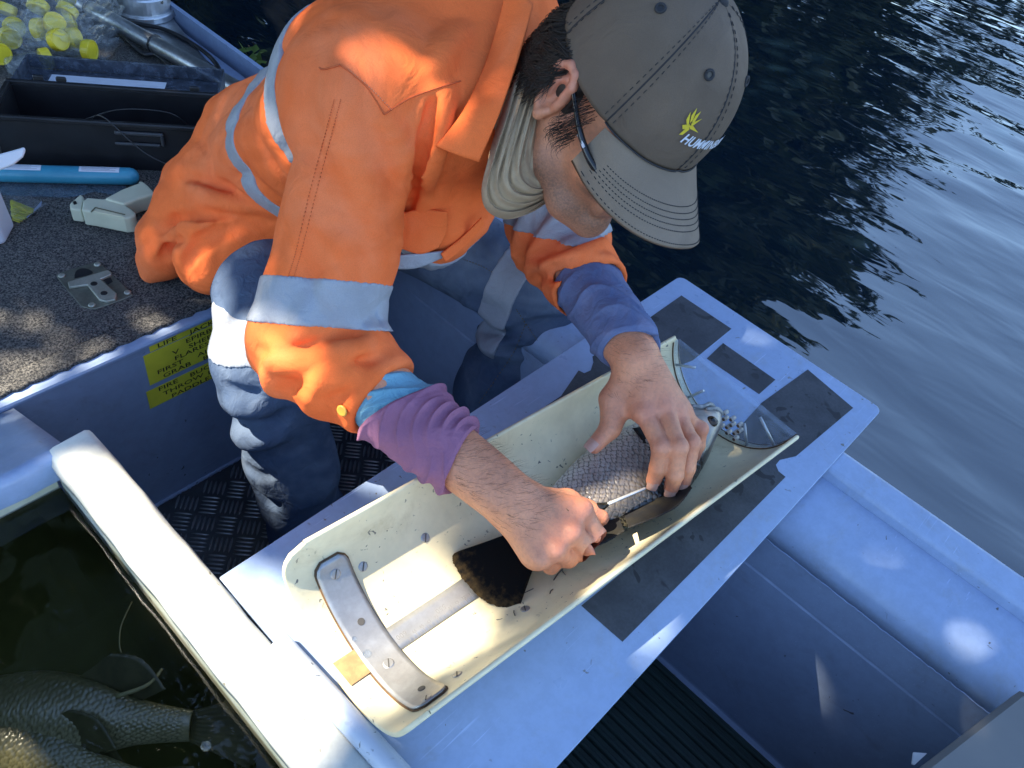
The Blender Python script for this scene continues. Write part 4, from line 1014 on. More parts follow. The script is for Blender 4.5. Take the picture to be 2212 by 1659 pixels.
tag(MB().tube(spline([cc(.16, .03, .085), cc(.19, .0, BH + .012), cc(.26, -.028, .05), cc(.36, -.035, .012), cc(.42, -.03, .008)], 24), .0013, 6).build('thin_cord', m_black, smooth=True), 'thin black cord trailing over the tackle box edge', 'cord')
tag(MB().tube(spline([cc(.14, .05, .070), cc(.21, .04, .102), cc(.29, .05, .096), cc(.32, .07, .060)], 24), .0013, 6).build('thin_cord', m_black, smooth=True), 'thin black cord looped inside the tackle box', 'cord')

# blue capsule in a clear sleeve with labels
m_cyan = M('turquoise plastic', (.035, .22, .33), (.05, .28, .40), rough=.35, vs=8)
c0 = atz(-60, 372, DT + .017); c1 = atz(281, 381, DT + .017); ca = nrm(c1 - c0); cl = np.linalg.norm(c1 - c0); cs = np.cross((0, 0, 1), ca)
cap = thing('capsule_tube', (c0 + c1) / 2 - V3(0, 0, .016), 'turquoise round ended tube lying in front of the tackle box', 'tube')
prof_ = [(.001, -.016), (.006, -.0148), (.0113, -.0113), (.0148, -.006), (.016, 0)]
MB().lathe(c0, ca, prof_ + [(.016, cl)] + [(r_, cl - h) for r_, h in prof_[::-1][1:]], 24).build('shell', m_cyan, cap, smooth=True)
for s0_, s1_ in ((cl * .18, cl * .44), (cl * .68, cl * .94)):
    V = []; 
    for s_ in np.linspace(s0_, s1_, 6):
        for q in np.linspace(.15, 1.05, 8): V.append(c0 + ca * s_ + .0163 * (cs * math.sin(q - .75) + up * math.cos(q - .75)))
    lbl = obj('label', V, grid_faces(6, 8), m_paper, cap)
    mt_ = MB()
    for r_ in range(4):
        q = -.42 + r_ * .17; a_ = s0_ + .004; b_ = s1_ - .006 - .01 * (r_ % 2)
        mt_.add([c0 + ca * s_ + .0165 * (cs * math.sin(q + dq) + up * math.cos(q + dq)) for s_, dq in ((a_, 0), (b_, 0), (b_, .05), (a_, .05))], [(0, 1, 2, 3)])
    mt_.build('print', M('grey print', (.30, .31, .36), rough=.7), cap)
m_slv = clear_mat('clear sleeve film', (.92, .95, .98), .12, .06, (.5, .6, .75))
sl_ = [atz(x, y, DT + .002) for x, y in ((-60, 395), (275, 397), (262, 425), (205, 414), (150, 428), (-60, 420))]
o = MB().prism([p + up * .001 for p in sl_], up, .0012).build('sleeve', m_slv, base=sl_[0]); tag(o, 'flat clear plastic sleeve tucked under the turquoise tube', 'sleeve')

# tagging gun
def g2(cx, cy, z): return atz(cx * .18752, 259.2 + cy * .18752, z)
GT = DT + .036
tg = thing('tag_gun', atz(232, 452, DT), 'cream plastic tagging gun lying on the carpet', 'tagging gun')
body = [g2(x, y, GT) for x, y in ((955, 925), (1000, 888), (1190, 905), (1300, 880), (1420, 965), (1500, 1010), (1560, 1062), (1563, 1095), (1510, 1122), (1430, 1128), (1060, 1052), (935, 1035))]
bevel_mod(MB().prism(body, up, .033).build('body', m_ivory, tg), .004, 3)
han = [g2(x, y, GT + .003) for x, y in ((1195, 903), (1400, 795), (1590, 722), (1600, 692), (1640, 700), (1700, 745), (1765, 815), (1772, 850), (1600, 900), (1430, 968))]
bevel_mod(MB().prism(han, up, .031).build('handle', m_ivory, tg), .006, 3)
nose_ = [g2(x, y, GT - .004) for x, y in ((800, 962), (850, 918), (925, 848), (960, 880), (958, 925), (936, 1034), (805, 1020))]
bevel_mod(MB().prism(nose_, up, .027).build('nose', m_ivory, tg), .003, 2)
ins = [g2(x, y, GT + .0012) for x, y in ((1075, 1048), (1115, 1020), (1400, 1088), (1440, 1122), (1150, 1068))]
bevel_mod(MB().prism(ins, up, .003).build('inlay', M('pale cream inlay', (.66, .62, .42), rough=.4), tg), .001)
MB().prism([g2(x, y, GT + .0002 - .0035) for x, y in ((838, 940), (870, 930), (890, 962), (850, 975))], up, .003).build('slot', m_black, tg)
for a_, b_ in (((1050, 1060), (1100, 1008)), ((1100, 1008), (1440, 1090))): MB().tube([g2(*a_, GT + .0006), g2(*b_, GT + .0006)], .0012, 5).build('groove', M('groove shade', (.16, .15, .09), rough=.8), tg)

# packet of yellow tags
tgk = thing('tag_packet', atz(45, 450, DT), 'clear packet of yellow needle tags on the carpet', 'tags')
m_ytag = M('yellow tag plastic', (.55, .50, .03), (.48, .44, .03), rough=.4, vs=50); m_cl2 = M('clear filament', (.35, .42, .58), rough=.3)
r_ = np.random.default_rng(3)
for i in range(26):
    f = i / 25; a_ = g2(120 + 25 * f + r_.normal() * 6, 925 + 225 * f, DT + .004 + r_.uniform(0, .006)); b_ = g2(395 - 170 * f ** 1.3 + r_.normal() * 10, 1035 + 130 * f + r_.normal() * 8, DT + .003 + r_.uniform(0, .008))
    MB().tube([a_, b_], .0011, 5).build('tag', m_ytag, tgk)
    if i % 2 == 0 and i < 20:
        e_ = g2(545 - 60 * f, 968 - 110 * (1 - f) + 40 * f, DT + .004); MB().tube([b_, b_ + (e_ - b_) * (.55 + .45 * f)], .0005, 4).build('filament', m_cl2, tgk)
pk = [g2(x, y, DT + .0125) for x, y in ((60, 880), (320, 868), (548, 968), (230, 1168), (120, 1150))]
MB().prism(pk, up, .0008).build('film', clear_mat('packet film', (.95, .96, .97), .08, .05), tgk)

# white plastic column with a hook (the frame edge cuts it off)
wh = thing('white_bracket', atz(-20, 500, DT), 'white plastic upright with a curved hook at the picture edge', 'bracket')
m_wp = M('white plastic', (.66, .68, .72), (.60, .62, .67), rough=.4, vs=10)
fr_ = [g2(x, y, DT) for x, y in ((-260, 1500), (70, 1440), (180, 1225), (-150, 1260))]
ht_ = .175; c_ = sum(fr_) / 4
V = []
for h in np.linspace(0, ht_, 6):
    for p in fr_: V.append(c_ + (p - c_) * (1 - .25 * h / ht_) + up * (h + .001))
F = [(i * 4 + j, i * 4 + (j + 1) % 4, (i + 1) * 4 + (j + 1) % 4, (i + 1) * 4 + j) for i in range(5) for j in range(4)] + [(3, 2, 1, 0), (20, 21, 22, 23)]
bevel_mod(obj('column', V, F, m_wp, wh, smooth=False), .006, 3)
d0 = np.linalg.norm(V[17] - CAM) - .01
hk = [atd(x, y, d0) for x, y in ((-10, 335), (20, 327), (45, 320), (53, 317), (56, 326), (50, 340), (30, 356), (-10, 372))]
dv = nrm(CAM - hk[2]); MB().prism(hk, dv, .018).build('hook', m_wp, wh); bevel_mod(wh.children[-1], .004, 3)

# recessed lift handle in the deck
lt = thing('lift_handle', atz(195, 615, DT), 'stainless recessed lift handle set in the carpet', 'handle')
m_ss = M('worn stainless steel', (.52, .52, .44), (.40, .40, .33), rough=.34, metal=.55, vs=30, fine=.2, fs=200, bmp=.1, bs=150)
def l2(cx, cy, z=0.): return atz(cx * .2916, 432. + cy * .2916, DT + .001 + z)      # picture crop 0..700 x 500..1060
pl_ = spline([l2(*p) for p in ((418, 560), (450, 535), (700, 462), (745, 470), (840, 560), (965, 680), (960, 715), (740, 795), (690, 805), (620, 790), (585, 765), (460, 620), (418, 560))], 60)[:-1]
bevel_mod(MB().prism(list(pl_), up, .003).build('plate', M('dull worn stainless', (.26, .26, .21), (.17, .17, .14), rough=.36, metal=.6, vs=26, fine=.3, fs=160), lt), .001)
th_ = [l2(*p, .005) for p in ((500, 605), (800, 515), (825, 535), (825, 550), (745, 585), (865, 690), (855, 735), (790, 750), (735, 735), (645, 625), (510, 645))]
bevel_mod(MB().prism(th_, up, .005).build('lever', m_ss, lt), .0015, 2)
rec = spline([l2(*p, .0004) for p in ((552, 555), (570, 520), (620, 505), (670, 520), (680, 545), (552, 580))], 24); MB().prism(list(rec), up, .0004).build('recess', m_black, lt)
rec = [l2(*p, .0004) for p in ((760, 590), (820, 575), (835, 605), (800, 625))]; MB().prism(rec, up, .0004).build('recess', m_black, lt)
for p in ((458, 560), (722, 478), (945, 685), (680, 778)):
    MB().lathe(l2(*p, .0), up, [(.0058, 0), (.005, .0014), (.003, .0018)], 14).build('screw', m_ss, lt, smooth=True)
for p in ((695, 620), (770, 690)): MB().lathe(l2(*p, .005), up, [(.0055, 0), (.005, .0006)], 14).build('rivet', m_black, lt)

# bow pipe with its cable, ties, and the round aluminium base
PZ = DECK + .012
pa, pb = atz(120, -22, PZ + .020), atz(640, 262, PZ + .020); 
rail = thing('bow_pipe', (pa + pb) / 2 - V3(0, 0, .02), 'bare aluminium pipe lying along the bow corner plate', 'pipe')
MB().tube([pa + (pb - pa) * f for f in np.linspace(0, 1, 12)], .0185, 20).build('tube', m_alu, rail, smooth=True)
pd = nrm(pb - pa)
for x, y in ((203, 17), (319, 100)):
    c = pa + pd * ((atz(x, y, PZ + .02) - pa) @ pd); u_ = nrm(np.cross(pd, up)); v_ = np.cross(pd, u_)
    MB().tube([c + .0195 * (u_ * math.cos(t) + v_ * math.sin(t)) for t in np.linspace(0, 2 * math.pi, 25)], .0024, 6).build('cable_tie', m_black, rail, smooth=True)
cab = [atz(x, y, DT + z) for x, y, z in ((170, 30, .012), (225, 42, .012), (270, 82, .010), (310, 116, .010), (340, 120, .012), (392, 168, .010), (440, 196, .008), (505, 215, .010), (590, 260, .01))]
tag(MB().tube(spline(cab, 60), .0058, 8).build('cable', m_black, smooth=True), 'black cable strung beneath the bow pipe over the carpet', 'cable')
cab = [atz(x, y, PZ + z) for x, y, z in ((262, 45, .006), (300, 52, .006), (350, 62, .006), (400, 85, .006), (445, 115, .006), (468, 140, .010), (480, 165, .004))]
tag(MB().tube(spline(cab, 50), .0052, 8).build('cable', m_black, smooth=True), 'black cable looping over the bare corner plate', 'cable')
pc = atz(314, 28, PZ); ped = thing('round_base', pc, 'round machined aluminium base bolted to the bow corner plate', 'fitting')
m_mach = M('machined aluminium', (.66, .68, .70), (.58, .60, .62), rough=.3, metal=.75, vs=18, fine=.15, fs=120, bmp=.06, bs=200)
MB().lathe(pc, up, [(.068, 0), (.0695, .002), (.0695, .014), (.067, .016), (.060, .017)], 40).build('flange', m_mach, ped); bevel_mod(ped.children[-1], .001)
MB().lathe(pc, up, [(.0615, .0165), (.0615, .050), (.058, .054), (.042, .0545), (.040, .050)], 40).build('collar', m_mach, ped)
MB().lathe(pc, up, [(.039, .049), (.039, .058), (.034, .060)], 30).build('insert', M('blue white insert', (.40, .46, .70), rough=.4), ped)
sc_ = pc + V3(0, 0, .036) + .0613 * nrm(CX * .82 - CZ * .57 * V3(1, 1, 0)); MB().lathe(sc_, sc_ - pc - V3(0, 0, .036), [(.0042, 0), (.0042, .0012)], 12).build('grub_screw', m_black, ped)

# coil of rope under the seat, dark in the shade
m_rope = M('old rope', (.14, .115, .07), (.09, .07, .04), rough=.95, vs=60, bmp=.8, bs=240, bd=.003)
rc = atz(955, 800, FLOOR + .02); P = []
for i in range(150):
    a = i * .26; P.append(rc + V3((.052 + .006 * math.sin(a * .31)) * math.cos(a), (.052 + .006 * math.cos(a * .23)) * math.sin(a), -.012 + .0105 * (a / 6.28) * .62 + .003 * math.sin(a * 1.7)))
tag(MB().tube(P, .0075, 7).build('rope_coil', m_rope, smooth=True), 'coil of old brown rope in the shade between the legs', 'rope')
# curved shelf lip in the shade under the deck
lp = [atz(x, y, FLOOR + .06) for x, y in ((870, 745), (1010, 905))]
V = []
for p in lp: V += [p + V3(a_, 0, b_) for a_, b_ in ((0, 0), (.03, .012), (.05, .03), (.055, .05), (.06, .05), (.056, .028), (.034, .006), (.0, -.006))]
# white scrap by the grey box
tag(MB().prism(tri, up, .002).build('plastic_scrap', m_wp, base=tri[0]), 'tiny white plastic scrap by the grey box', 'scrap')
# sprig of weed afloat behind the man's back
sp = thing('water_weed', atz(545, 125, WATER), 'bright green leafy sprig floating beside the bow', 'plant')
for i in range(16):
    c = atz(530 + rnd.uniform(-22, 42), 122 + rnd.uniform(-18, 18), WATER + .02 + rnd.uniform(0, .05)); d = nrm(V3(rnd.uniform(-1, 1), rnd.uniform(-1, 1), rnd.uniform(-.1, .6))); s_ = nrm(np.cross(d, up)); L = rnd.uniform(.035, .06)
    V = [c - d * L / 2, c + s_ * L * .25, c + d * L / 2, c - s_ * L * .25, c - d * L * .1 + V3(0, 0, .004)]
    obj('leaf', V, [(0, 1, 4), (1, 2, 4), (2, 3, 4), (3, 0, 4)], m_leaf[2], sp, smooth=True)
MB().tube(spline([atz(500, 150, WATER - .03), atz(530, 130, WATER + .02), atz(570, 110, WATER + .03)], 10), .003, 6).build('stem', m_leaf[2], sp, smooth=True)
# ================================================================ the man
HC = V3(.737, .442, .452); HR = nrm(V3(-.948, .205, .244)); HF = V3(-.295, -.855, -.428); HF = nrm(HF - (HF @ HR) * HR); HU = np.cross(HR, HF)
HA = np.array([HR, HF, HU])
def hd(r, f, u): return HC + HR * r + HF * f + HU * u
RS, RE, RW = atd(785, 245, .985), atd(680, 740, 1.0), atz(1088, 1068, .125)
LS, LE, LW = V3(.875, .63, .335), atd(1195, 505, 1.25), atz(1372, 770, .172)
NB = V3(.705, .60, .365)                              # base of the neck
RH, LH = V3(.640, 1.04, -.005), V3(.815, 1.0, -.01)        # hips
RK, LK = atz(585, 790, -.04), atz(1165, 640, -.035)
RA, LA = atz(672, 1165, -.43), atz(1000, 985, -.43)
# ---------------------------------------------------------------- body (one continuous surface)
Body = Solid()
B = Body
B.ell(hd(0, -.012, .035), (.074, .094, .092), HA, .02)                       # skull
B.ell(hd(0, .030, -.045), (.060, .066, .080), HA, .03)                       # face
for s_ in (-1, 1):
    B.chain([hd(s_ * .060, -.012, -.045), hd(s_ * .053, .012, -.092), hd(s_ * .030, .058, -.112), hd(0, .078, -.114)], [.018, .018, .017, .018], .02)   # jaw
    B.ell(hd(s_ * .040, .062, -.040), (.024, .024, .022), HA, .022)           # cheek
    B.ell(hd(s_ * .032, .084, -.016), (.018, .012, .012), HA, .006, sub=True)   # eye socket
    B.ell(hd(s_ * .031, .071, -.016), (.0125, .0125, .0125), HA, .003)
    B.cone(hd(s_ * .012, .082, -.005), hd(s_ * .044, .062, -.006), .008, .007, .012)   # brow
    B.cone(hd(s_ * .010, .098, -.046), hd(s_ * .013, .100, -.047), .008, .007, .006)   # nostril wing
    # ear: shell, rim, lobe, hollow
    E_ = nrm(HR * s_ + HF * -.35); EX = np.array([E_, nrm(np.cross(HU, E_)), HU])
    c = hd(s_ * .078, -.016, -.018)
    B.ell(c, (.009, .018, .031), EX, .006)
    B.ell(c + E_ * .011 + HF * .003 - HU * .002, (.009, .0105, .020), EX, .004, sub=True)
    rim_ = [c + E_ * .008 + HF * f_ + HU * u_ for f_, u_ in ((.013, .006), (.014, .020), (.006, .031), (-.006, .031), (-.016, .020), (-.019, .004), (-.014, -.014), (-.005, -.027), (.005, -.033), (.010, -.024))]
    B.chain(rim_, [.0042, .0045, .0048, .005, .005, .0048, .0045, .005, .0065, .005], .004)
    B.cone(c + E_ * .006 + HF * .013 - HU * .008, c + E_ * .006 + HF * .014 + HU * .002, .005, .0045, .004)
    B.chain([c + E_ * .005 + HF * .000 + HU * .018, c + E_ * .006 - HF * .008 + HU * .006, c + E_ * .005 - HF * .005 - HU * .012], [.0032, .0036, .0034], .004)
B.chain([hd(0, .080, -.006), hd(0, .098, -.030), hd(0, .114, -.050)], [.008, .0095, .012], .010)   # nose
B.cone(hd(-.020, .087, -.073), hd(.020, .087, -.073), .007, .007, .006); B.cone(hd(-.017, .086, -.083), hd(.017, .086, -.083), .0075, .0075, .004)   # lips
B.ell(hd(0, .082, -.108), (.020, .014, .014), HA, .012)                     # chin
B.cone(hd(0, -.030, -.050), NB, .054, .062, .03)                             # neck
B.cone(hd(.030, -.020, -.070), NB + V3(-.02, .0, .0), .018, .020, .03)
B.cone(NB, (RS + LS) / 2 + V3(0, .10, -.03), .050, .07, .04); B.cone((RS + LS) / 2 + V3(0, .10, -.03), (RH + LH) / 2, .075, .10, .04)
B.cone(NB + V3(0, .02, 0), RS, .044, .040, .03); B.cone(NB + V3(0, .02, 0), LS, .044, .040, .03)
B.chain([RS, RE], [.044, .040], .03); B.chain([LS, LE], [.044, .040], .03)
for h_, k_, a_ in ((RH, RK, RA), (LH, LK, LA)): B.chain([h_, k_, a_], [.075, .050, .036], .03)
# ---- right forearm and gripping fist
z3 = lambda x, y, z: atz(x, y, z)
RW0 = RE + (RW - RE) * .55
B.chain([RE, RE + (RW - RE) * .30, RE + (RW - RE) * .62, RW], [.040, .043, .036, .029], .02)
fwd = nrm(z3(1215, 1135, .11) - RW); dor = nrm(np.cross(fwd, np.cross(nrm(CAM - RW), fwd)))          # back of the hand faces up to the camera
B.cone(RE + (RW - RE) * .72 + dor * -.002, RW, .0315, .028, .015, flat=dor, fs=1.12)
MC = dict(i=z3(1258, 1102, .122), m=z3(1234, 1150, .118), r=z3(1200, 1188, .108), p=z3(1166, 1206, .094))          # knuckles
for q, r0 in zip('imrp', (.0135, .0135, .0125, .0115)):
    B.cone(RW + (MC[q] - RW) * .12 - dor * .004, MC[q] - dor * .004, .0165, r0, .016)
B.cone(RW + (MC['m'] - RW) * .35 - dor * .010, MC['m'] - dor * .016 - fwd * .01, .020, .015, .02)      # palm
B.cone(RW + (MC['p'] - RW) * .35 - dor * .012, MC['p'] - dor * .013 - fwd * .008, .019, .013, .02)
for q in 'imrp': B.ell(MC[q] + dor * .0035, (.0095,) * 3, None, .008)
PI = dict(i=z3(1288, 1158, .093), m=z3(1277, 1190, .088), r=z3(1228, 1206, .076), p=z3(1190, 1222, .068))
DI = dict(i=z3(1262, 1172, .066), m=z3(1244, 1196, .062), r=z3(1206, 1206, .056), p=z3(1172, 1215, .052))
TI = dict(i=z3(1245, 1152, .064), m=z3(1224, 1176, .058), r=z3(1190, 1190, .055), p=z3(1160, 1200, .052))
for q, r0 in zip('imrp', (.0108, .0108, .0100, .0088)):
    B.chain([MC[q] - dor * .002, PI[q], DI[q], TI[q]], [r0 * 1.10, r0, r0 * .92, r0 * .84], .0035)
    B.ell(PI[q], (r0 * 1.05,) * 3, None, .004)
tb1, tb2, tb3, tb4 = RW + fwd * .018 - dor * .014 + CX * .014, z3(1225, 1085, .085), z3(1270, 1105, .078), z3(1298, 1118, .074)
B.ell(z3(1228, 1172, .080), (.020, .020, .020), None, .01); B.ell(z3(1196, 1188, .074), (.017, .017, .017), None, .01)
B.chain([tb1, tb2, tb3, tb4], [.019, .0145, .0120, .0100], .010)                                          # thumb, under the index finger
# ---- left forearm and open hand pressing on the fish
B.chain([LE, LE + (LW - LE) * .3, LE + (LW - LE) * .65, LW], [.041, .043, .035, .0275], .02)
lf = nrm(z3(1415, 885, .145) - LW); ldor = nrm(np.cross(lf, np.cross(nrm(CAM - LW), lf)))
B.cone(LE + (LW - LE) * .72, LW, .033, .0275, .015, flat=ldor, fs=1.12)
FM = dict(i=z3(1392, 893, .142), m=z3(1434, 882, .146), r=z3(1463, 893, .138), p=z3(1482, 904, .124))
for q, r0 in zip('imrp', (.0135, .0138, .0125, .0110)):
    B.cone(LW + (FM[q] - LW) * .10 - ldor * .003, FM[q] - ldor * .004, .0165, r0, .016)
    B.ell(FM[q] + ldor * .003, (.009,) * 3, None, .008)
B.cone(LW + (FM['i'] - LW) * .35 - ldor * .012, FM['i'] - ldor * .014 - lf * .012, .019, .014, .02); B.cone(LW + (FM['r'] - LW) * .35 - ldor * .010, FM['r'] - ldor * .014 - lf * .01, .018, .013, .02)
FP = dict(i=z3(1428, 966, .131), m=z3(1465, 966, .136), r=z3(1494, 956, .128), p=z3(1514, 926, .116))
FD = dict(i=z3(1421, 1010, .104), m=z3(1459, 1026, .104), r=z3(1485, 1012, .100), p=z3(1509, 962, .094))
FT = dict(i=z3(1412, 1038, .0815), m=z3(1450, 1054, .078), r=z3(1476, 1042, .078), p=z3(1500, 985, .078))
for q in 'imr': B.cone(LW + (FM[q] - LW) * .25 + ldor * .0105, FM[q] + ldor * .0045, .0030, .0030, .007)
for q in 'imr': B.cone(RW + (MC[q] - RW) * .30 + dor * .0095, MC[q] + dor * .004, .0030, .0030, .007)
B.chain([LW + ldor * .020 + CX * .006, LW + lf * .03 + ldor * .0155 + CX * .004, LW + lf * .055 + ldor * .0115 - CX * .002], [.0022, .0022, .0018], .005)
B.chain([RE + (RW - RE) * .75 + dor * .0285 + CX * .010, RW + dor * .0225 + CX * .004, RW + fwd * .03 + dor * .016 + CX * .010], [.0022, .0022, .0018], .005)
LN = {}
for q, r0 in zip('imrp', (.0110, .0112, .0103, .0090)):
    B.chain([FM[q] - ldor * .003, FP[q], FD[q], FT[q]], [r0 * 1.12, r0, r0 * .94, r0 * .86], .003)
    B.ell(FP[q], (r0 * 1.07,) * 3, None, .004)
    LN[q] = r0 * .86
lt1, lt2, lt3, lt4 = LW + (FM['i'] - LW) * .22 - ldor * .010 - CX * .006, z3(1322, 862, .128), z3(1318, 925, .108), z3(1284, 962, .092)
B.chain([lt1, lt2], [.020, .0165], .014); B.chain([lt2, lt3, lt4], [.0150, .0128, .0105], .006)
B.cone(LW + (FM['i'] - LW) * .55 - ldor * .010, z3(1335, 895, .118), .013, .010, .016)                       # web of the thumb
def skin_disp(P):
    return .0006 * sines(P, (60, 60, 60), 5, 3)
Body.disp = skin_disp; Body.dmax = .001
# fine where skin shows, plain where clothes cover it; all one mesh
class Inner:
    def __init__(s, b, e): s.b = b; s.e = e; s.dmax = b.dmax; s.near = b.near; s.bounds = b.bounds
    def __call__(s, P, use=None): return s.b(P, use) + s.e
pieces = [mesh_solid(Inner(Body, .005), .0085)]
for lo_, hi_, vx in ((HC - .16, HC + .15, .0023), (np.minimum(RE + (RW - RE) * .45, z3(1160, 1240, .03)) - .035, np.maximum(RE + (RW - RE) * .45, z3(1310, 1090, .15)) + .035, .0019),
                     (np.minimum(LE + (LW - LE) * .5, z3(1400, 1070, .06)) - .04, np.maximum(LE + (LW - LE) * .5, z3(1530, 900, .15)) + .04, .0019)):
    v_, f_ = mesh_solid(Body, vx, lo_, hi_); pieces.append((relax(v_, f_, 1, .4), f_))
k_ = 0; VV = []; FF = []
for v_, f_ in pieces: VV.append(v_); FF.append(f_ + k_); k_ += len(v_)
V = np.concatenate(VV); F = np.concatenate(FF)
# colouring the skin: beard shadow, redder knuckles and ears, paler nails do not move with the light
L_ = (V - HC) @ HA.T
beard = np.exp(-(((L_[:, 2] + .098) / .026) ** 2)) * np.clip((L_[:, 1] + .005) / .03, 0, 1) * (np.abs(L_[:, 0]) < .08); beard = np.maximum(beard, np.exp(-(((L_[:, 2] + .062) / .012) ** 2 + ((L_[:, 1] - .085) / .03) ** 2)) * (L_[:, 1] > .06)) * (np.linalg.norm(V - HC, axis=1) < .19)
red = np.zeros(len(V))
for c, r_ in [(MC[q], .017) for q in 'imr'] + [(PI[q], .013) for q in 'im'] + [(FM[q], .018) for q in 'imr'] + [(FP[q], .012) for q in 'imrp'] + [(FT[q], .012) for q in 'imrp'] + [(hd(.085, -.02, .0), .035), (hd(0, .115, -.044), .018), (lt4, .014)]:
    red = np.maximum(red, np.exp(-(np.linalg.norm(V - c, axis=1) / r_) ** 2))
def skin_mat():
    mt, t, b, out = new_mat('tanned skin'); v = coords(t)
    c = mixc(t, ramp(t, noise(t, v, 26, 4, .6), .3, .7), (.66, .275, .145), (.56, .22, .115))
    c = mixc(t, ramp(t, noise(t, v, 210, 3, .7), .35, .75, 0, .35), c, (.30, .14, .095))
    c = mixc(t, mathn(t, 'MULTIPLY', attr(t, 'red').outputs['Fac'], .55), c, (.52, .17, .125))
    c = mixc(t, mathn(t, 'MULTIPLY', attr(t, 'beard').outputs['Fac'], ramp(t, noise(t, v, 420, 2, .6), .2, .75, .5, .85)), c, (.10, .058, .042))
    t.links.new(c, b.inputs['Base Color']); b.inputs['Roughness'].default_value = .48
    b.inputs['Subsurface Weight'].default_value = .06; b.inputs['Subsurface Radius'].default_value = (.008, .003, .0015); b.inputs['Subsurface Scale'].default_value = .6
    bump(t, b, noise(t, v, 420, 4, .7), .5, .0010); bump(t, b, noise(t, v, 90, 4, .65), .45, .0025); return mt
m_skin = skin_mat()
person = obj('person', V, F, m_skin, base=(RH + LH) / 2 + V3(0, 0, -.1), attrs={'red': red, 'beard': beard})
tag(person, 'person in orange work shirt and grey cap bending over the fish', 'person')
# finger nails
m_nail = M('finger nail', (.52, .30, .235), (.48, .27, .2), rough=.3, vs=200)
def nail(tip, prev, out_, r_):
    d = nrm(tip - prev); o_ = nrm(out_ - (out_ @ d) * d); s_ = np.cross(d, o_); V = []
    for i in range(6):
        f = -1 + 2 * i / 5
        for j in range(6):
            g_ = -1 + 2 * j / 5; w_ = .78 * (1 - .16 * max(0, f) ** 2)
            a = g_ * w_; V.append(tip + d * (f * r_ * .72 + r_ * .34) + r_ * 1.035 * (o_ * math.cos(a) * (1 - .12 * max(0, f) ** 2) + s_ * math.sin(a)))
    return obj('nail', V, grid_faces(6, 6), m_nail, person)
for q in 'imr': nail(FT[q], FD[q], nrm(CAM - FT[q]) - CY * .2 + CX * .1, LN[q])
nail(lt4, lt3, -CX * .3 + nrm(CAM - lt4) - CY * .4, .0105)
# hair on the forearms
m_hair = M('dark brown hair', (.011, .007, .005), (.020, .012, .008), rough=.6, vs=80)
m_ahair = M('arm hair', (.10, .055, .035), rough=.5)
def arm_hair(a, b, r_out, n, seed, name):
    r_ = np.random.default_rng(seed); mb = MB(); ax = nrm(b - a); L = np.linalg.norm(b - a); toc = nrm(CAM - (a + b) / 2); u = nrm(toc - (toc @ ax) * ax); v = np.cross(ax, u)
    Fv = r_.uniform(0, 1, n); TH = r_.normal(size=n) * .85; DV = np.cos(TH)[:, None] * u + np.sin(TH)[:, None] * v; PV_ = a + ax * (Fv * L)[:, None] + DV * .08
    for _ in range(30): PV_ = PV_ - DV * np.maximum(Body(PV_) * .8, 0)[:, None]
    for i in range(n):
        th = TH[i]; d = DV[i]; p = PV_[i]
        t_ = nrm(ax * r_.uniform(.5, 1) - v * r_.uniform(.2, 1.1) + d * .28); ln = r_.uniform(.007, .017)
        mb.tube([p, p + t_ * ln * .5 + d * .0008, p + t_ * ln], [.00011, .00010, .00004], 3, cap=False)
    o = mb.build(name, m_ahair, person); tag(o, kind='stuff')
arm_hair(RE + (RW - RE) * .62, RW + fwd * .05, .03, 520, 1, 'arm_hair')
arm_hair(LE + (LW - LE) * .62, LW + lf * .05, .03, 320, 2, 'arm_hair')

# ---------------------------------------------------------------- orange shirt
def crease(q):
    """soft ridge, sharp valley, period 1"""
    f = q - np.floor(q); return np.abs(np.sin(np.pi * f)) ** .7 - .62
def radial(P, c, n, amp, r0, w_, seed, e1=None, e2=None, lo=-9, hi=9):
    """creases fanning out of a pulled point of the cloth"""
    D = P - c; e1 = CX if e1 is None else e1; e2 = CY if e2 is None else e2
    x, y = D @ e1, D @ e2; r = np.sqrt(x * x + y * y); a = np.arctan2(y, x)
    wob = sines(P, (9, 9, 9), seed, 3); q = a / (2 * np.pi) * n + .55 * wob + .8 * np.sin(r * 16 + seed)
    return amp * crease(q) * np.exp(-((r - r0) / w_) ** 2) * (.6 + .4 * np.sin(a * 2 + seed)) * ((D * D).sum(1) < (r0 + 2.4 * w_) ** 2)
ARMP, ELBI, HIPT, LELB, WAIST = atd(945, 520, 1.02), atd(872, 775, .93), atd(600, 520, 1.1), atd(1150, 520, 1.15), atd(430, 440, 1.3)
m_or = None
